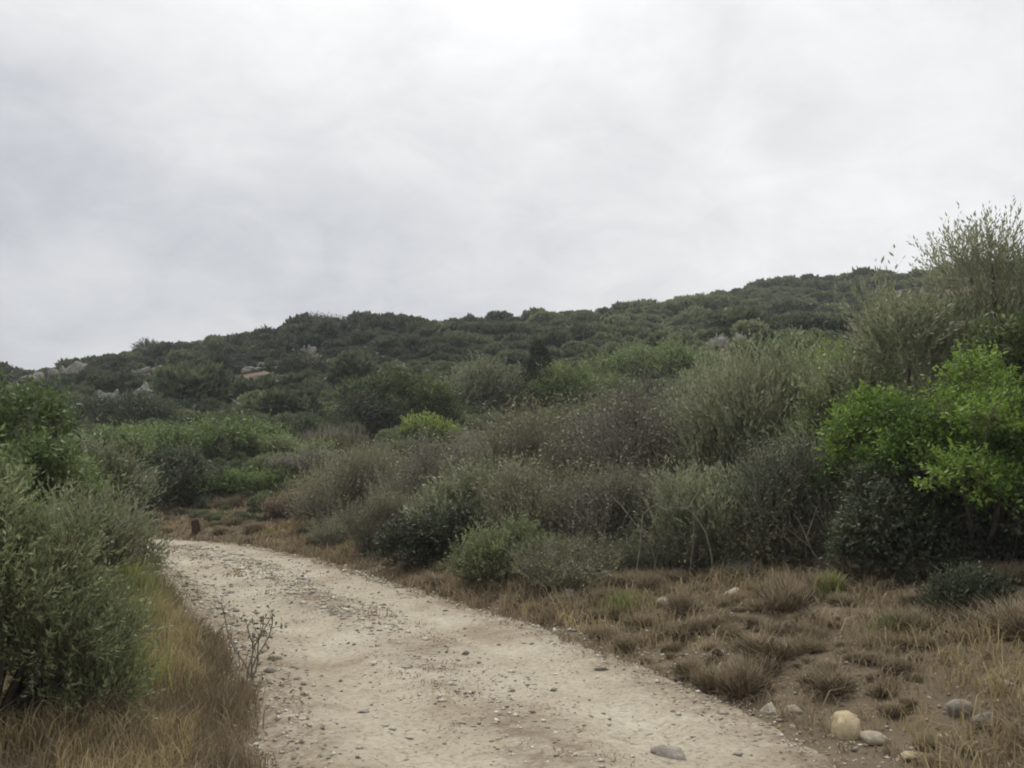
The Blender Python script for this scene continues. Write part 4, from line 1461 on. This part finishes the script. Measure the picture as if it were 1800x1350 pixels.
def rubble():
    rng = np.random.default_rng(90)
    n = 2200
    s = S_CAM + 2 + 22 * rng.uniform(size=n) ** 1.2
    u = 1.5 + np.abs(rng.normal(size=n)) * 1.5
    x, y = road_point(s, u)
    k = fbm(x / 0.9, y / 0.9, 95, 3) + 0.3 * rng.normal(size=n) > 0.0
    x, y = x[k], y[k]
    n = len(x)
    z = surf(x, y)
    sz = np.clip(rng.lognormal(-4.1, 0.5, n), 0.008, 0.05)
    B = IV1[None] * (1 + 0.22 * rng.normal(size=(n, len(IV1), 1)))
    sc = sz[:, None] * np.stack([rng.uniform(0.8, 1.5, n), rng.uniform(0.7, 1.2, n), rng.uniform(0.5, 0.9, n)], 1)
    B = B * sc[:, None, :]
    an = rng.uniform(0, 6.28, n)[:, None]
    bx = B[..., 0] * np.cos(an) - B[..., 1] * np.sin(an); by = B[..., 0] * np.sin(an) + B[..., 1] * np.cos(an)
    V = np.stack([bx + x[:, None], by + y[:, None], B[..., 2] + (z + sc[:, 2] * 0.25)[:, None]], -1)
    m = len(IV1)
    Fc = (IF1[None] + (np.arange(n) * m)[:, None, None]).reshape(-1, 3)
    mb = MB(); mb.add(V.reshape(-1, 3), Fc, np.repeat(0.7 * rng.uniform(size=n) ** 1.8, m))
    tag(mb.build('rubble', M['gravel_stone']), 'rubble of small broken stones on the right bank', None, None, 'stuff')


rubble()


def bank_weeds():
    rng = np.random.default_rng(79)
    n = 4600
    s = S_CAM + 2 + 28 * rng.uniform(size=n)
    u = 1.7 + 4.4 * rng.uniform(size=n)
    x, y = road_point(s, u)
    k = fbm(x / 0.8, y / 0.8, 96, 3) + 0.3 * rng.normal(size=n) > -0.05
    k &= (np.abs(x / y + 0.345) > 0.02) | (y < 20)      # clear round the stump
    x, y, u = x[k], y[k], u[k]
    n = len(x)
    sz = np.clip(rng.lognormal(-2.5, 0.6, n), 0.03, 0.28) * (0.8 + 0.1 * (u - 1.7))
    P = np.stack([x, y, surf(x, y) - 0.02], 1)
    sc = np.stack([sz * rng.uniform(0.8, 1.7, n), sz, sz * rng.uniform(0.45, 1.0, n)], 1)
    rt = np.stack([np.zeros(n), np.zeros(n), rng.uniform(0, 6.28, n)], 1)
    protos = [scrub_proto(340 + i, 700, 0.22, 'bank_leaf', 0.6, 1.3, 0.8, 'grass_brown') for i in range(3)]
    for i, p in enumerate(protos):
        p.name = 'bank_weed_%02d' % i
    scatter('bank_weeds', P, sc, rt, np.clip(0.5 + 0.5 * fbm(x / 2, y / 2, 97, 2) + 0.2 * rng.normal(size=n), 0, 1), rng.integers(0, 3, n), protos,
            'small withered brown weeds dotted over the right bank')


leaf_mat('bank_leaf', (0.075, 0.056, 0.034), (0.130, 0.104, 0.064), (0.185, 0.170, 0.090), trans=0.12, inst=True)
bank_weeds()


# ------------------------------------------------------------------ the damp air
def haze():
    m = bpy.data.materials.new('haze')
    m.use_nodes = True
    t = m.node_tree
    t.nodes.clear()
    out = t.nodes.new('ShaderNodeOutputMaterial')
    v = t.nodes.new('ShaderNodeVolumePrincipled')
    v.inputs['Color'].default_value = (0.86, 0.90, 0.95, 1)
    v.inputs['Density'].default_value = 0.0008
    t.links.new(v.outputs[0], out.inputs['Volume'])
    mb = MB()
    r, z0, z1 = 2700.0, -12.0, 70.0
    V = [(-r, -r, z0), (r, -r, z0), (r, r, z0), (-r, r, z0), (-r, -r, z1), (r, -r, z1), (r, r, z1), (-r, r, z1)]
    mb.add(V, [(0, 3, 2, 1), (4, 5, 6, 7), (0, 1, 5, 4), (1, 2, 6, 5), (2, 3, 7, 6), (3, 0, 4, 7)], 0.5)
    o = mb.build('haze', m)
    tag(o, 'thin pale haze lying over the hillside', None, None, 'stuff')


haze()
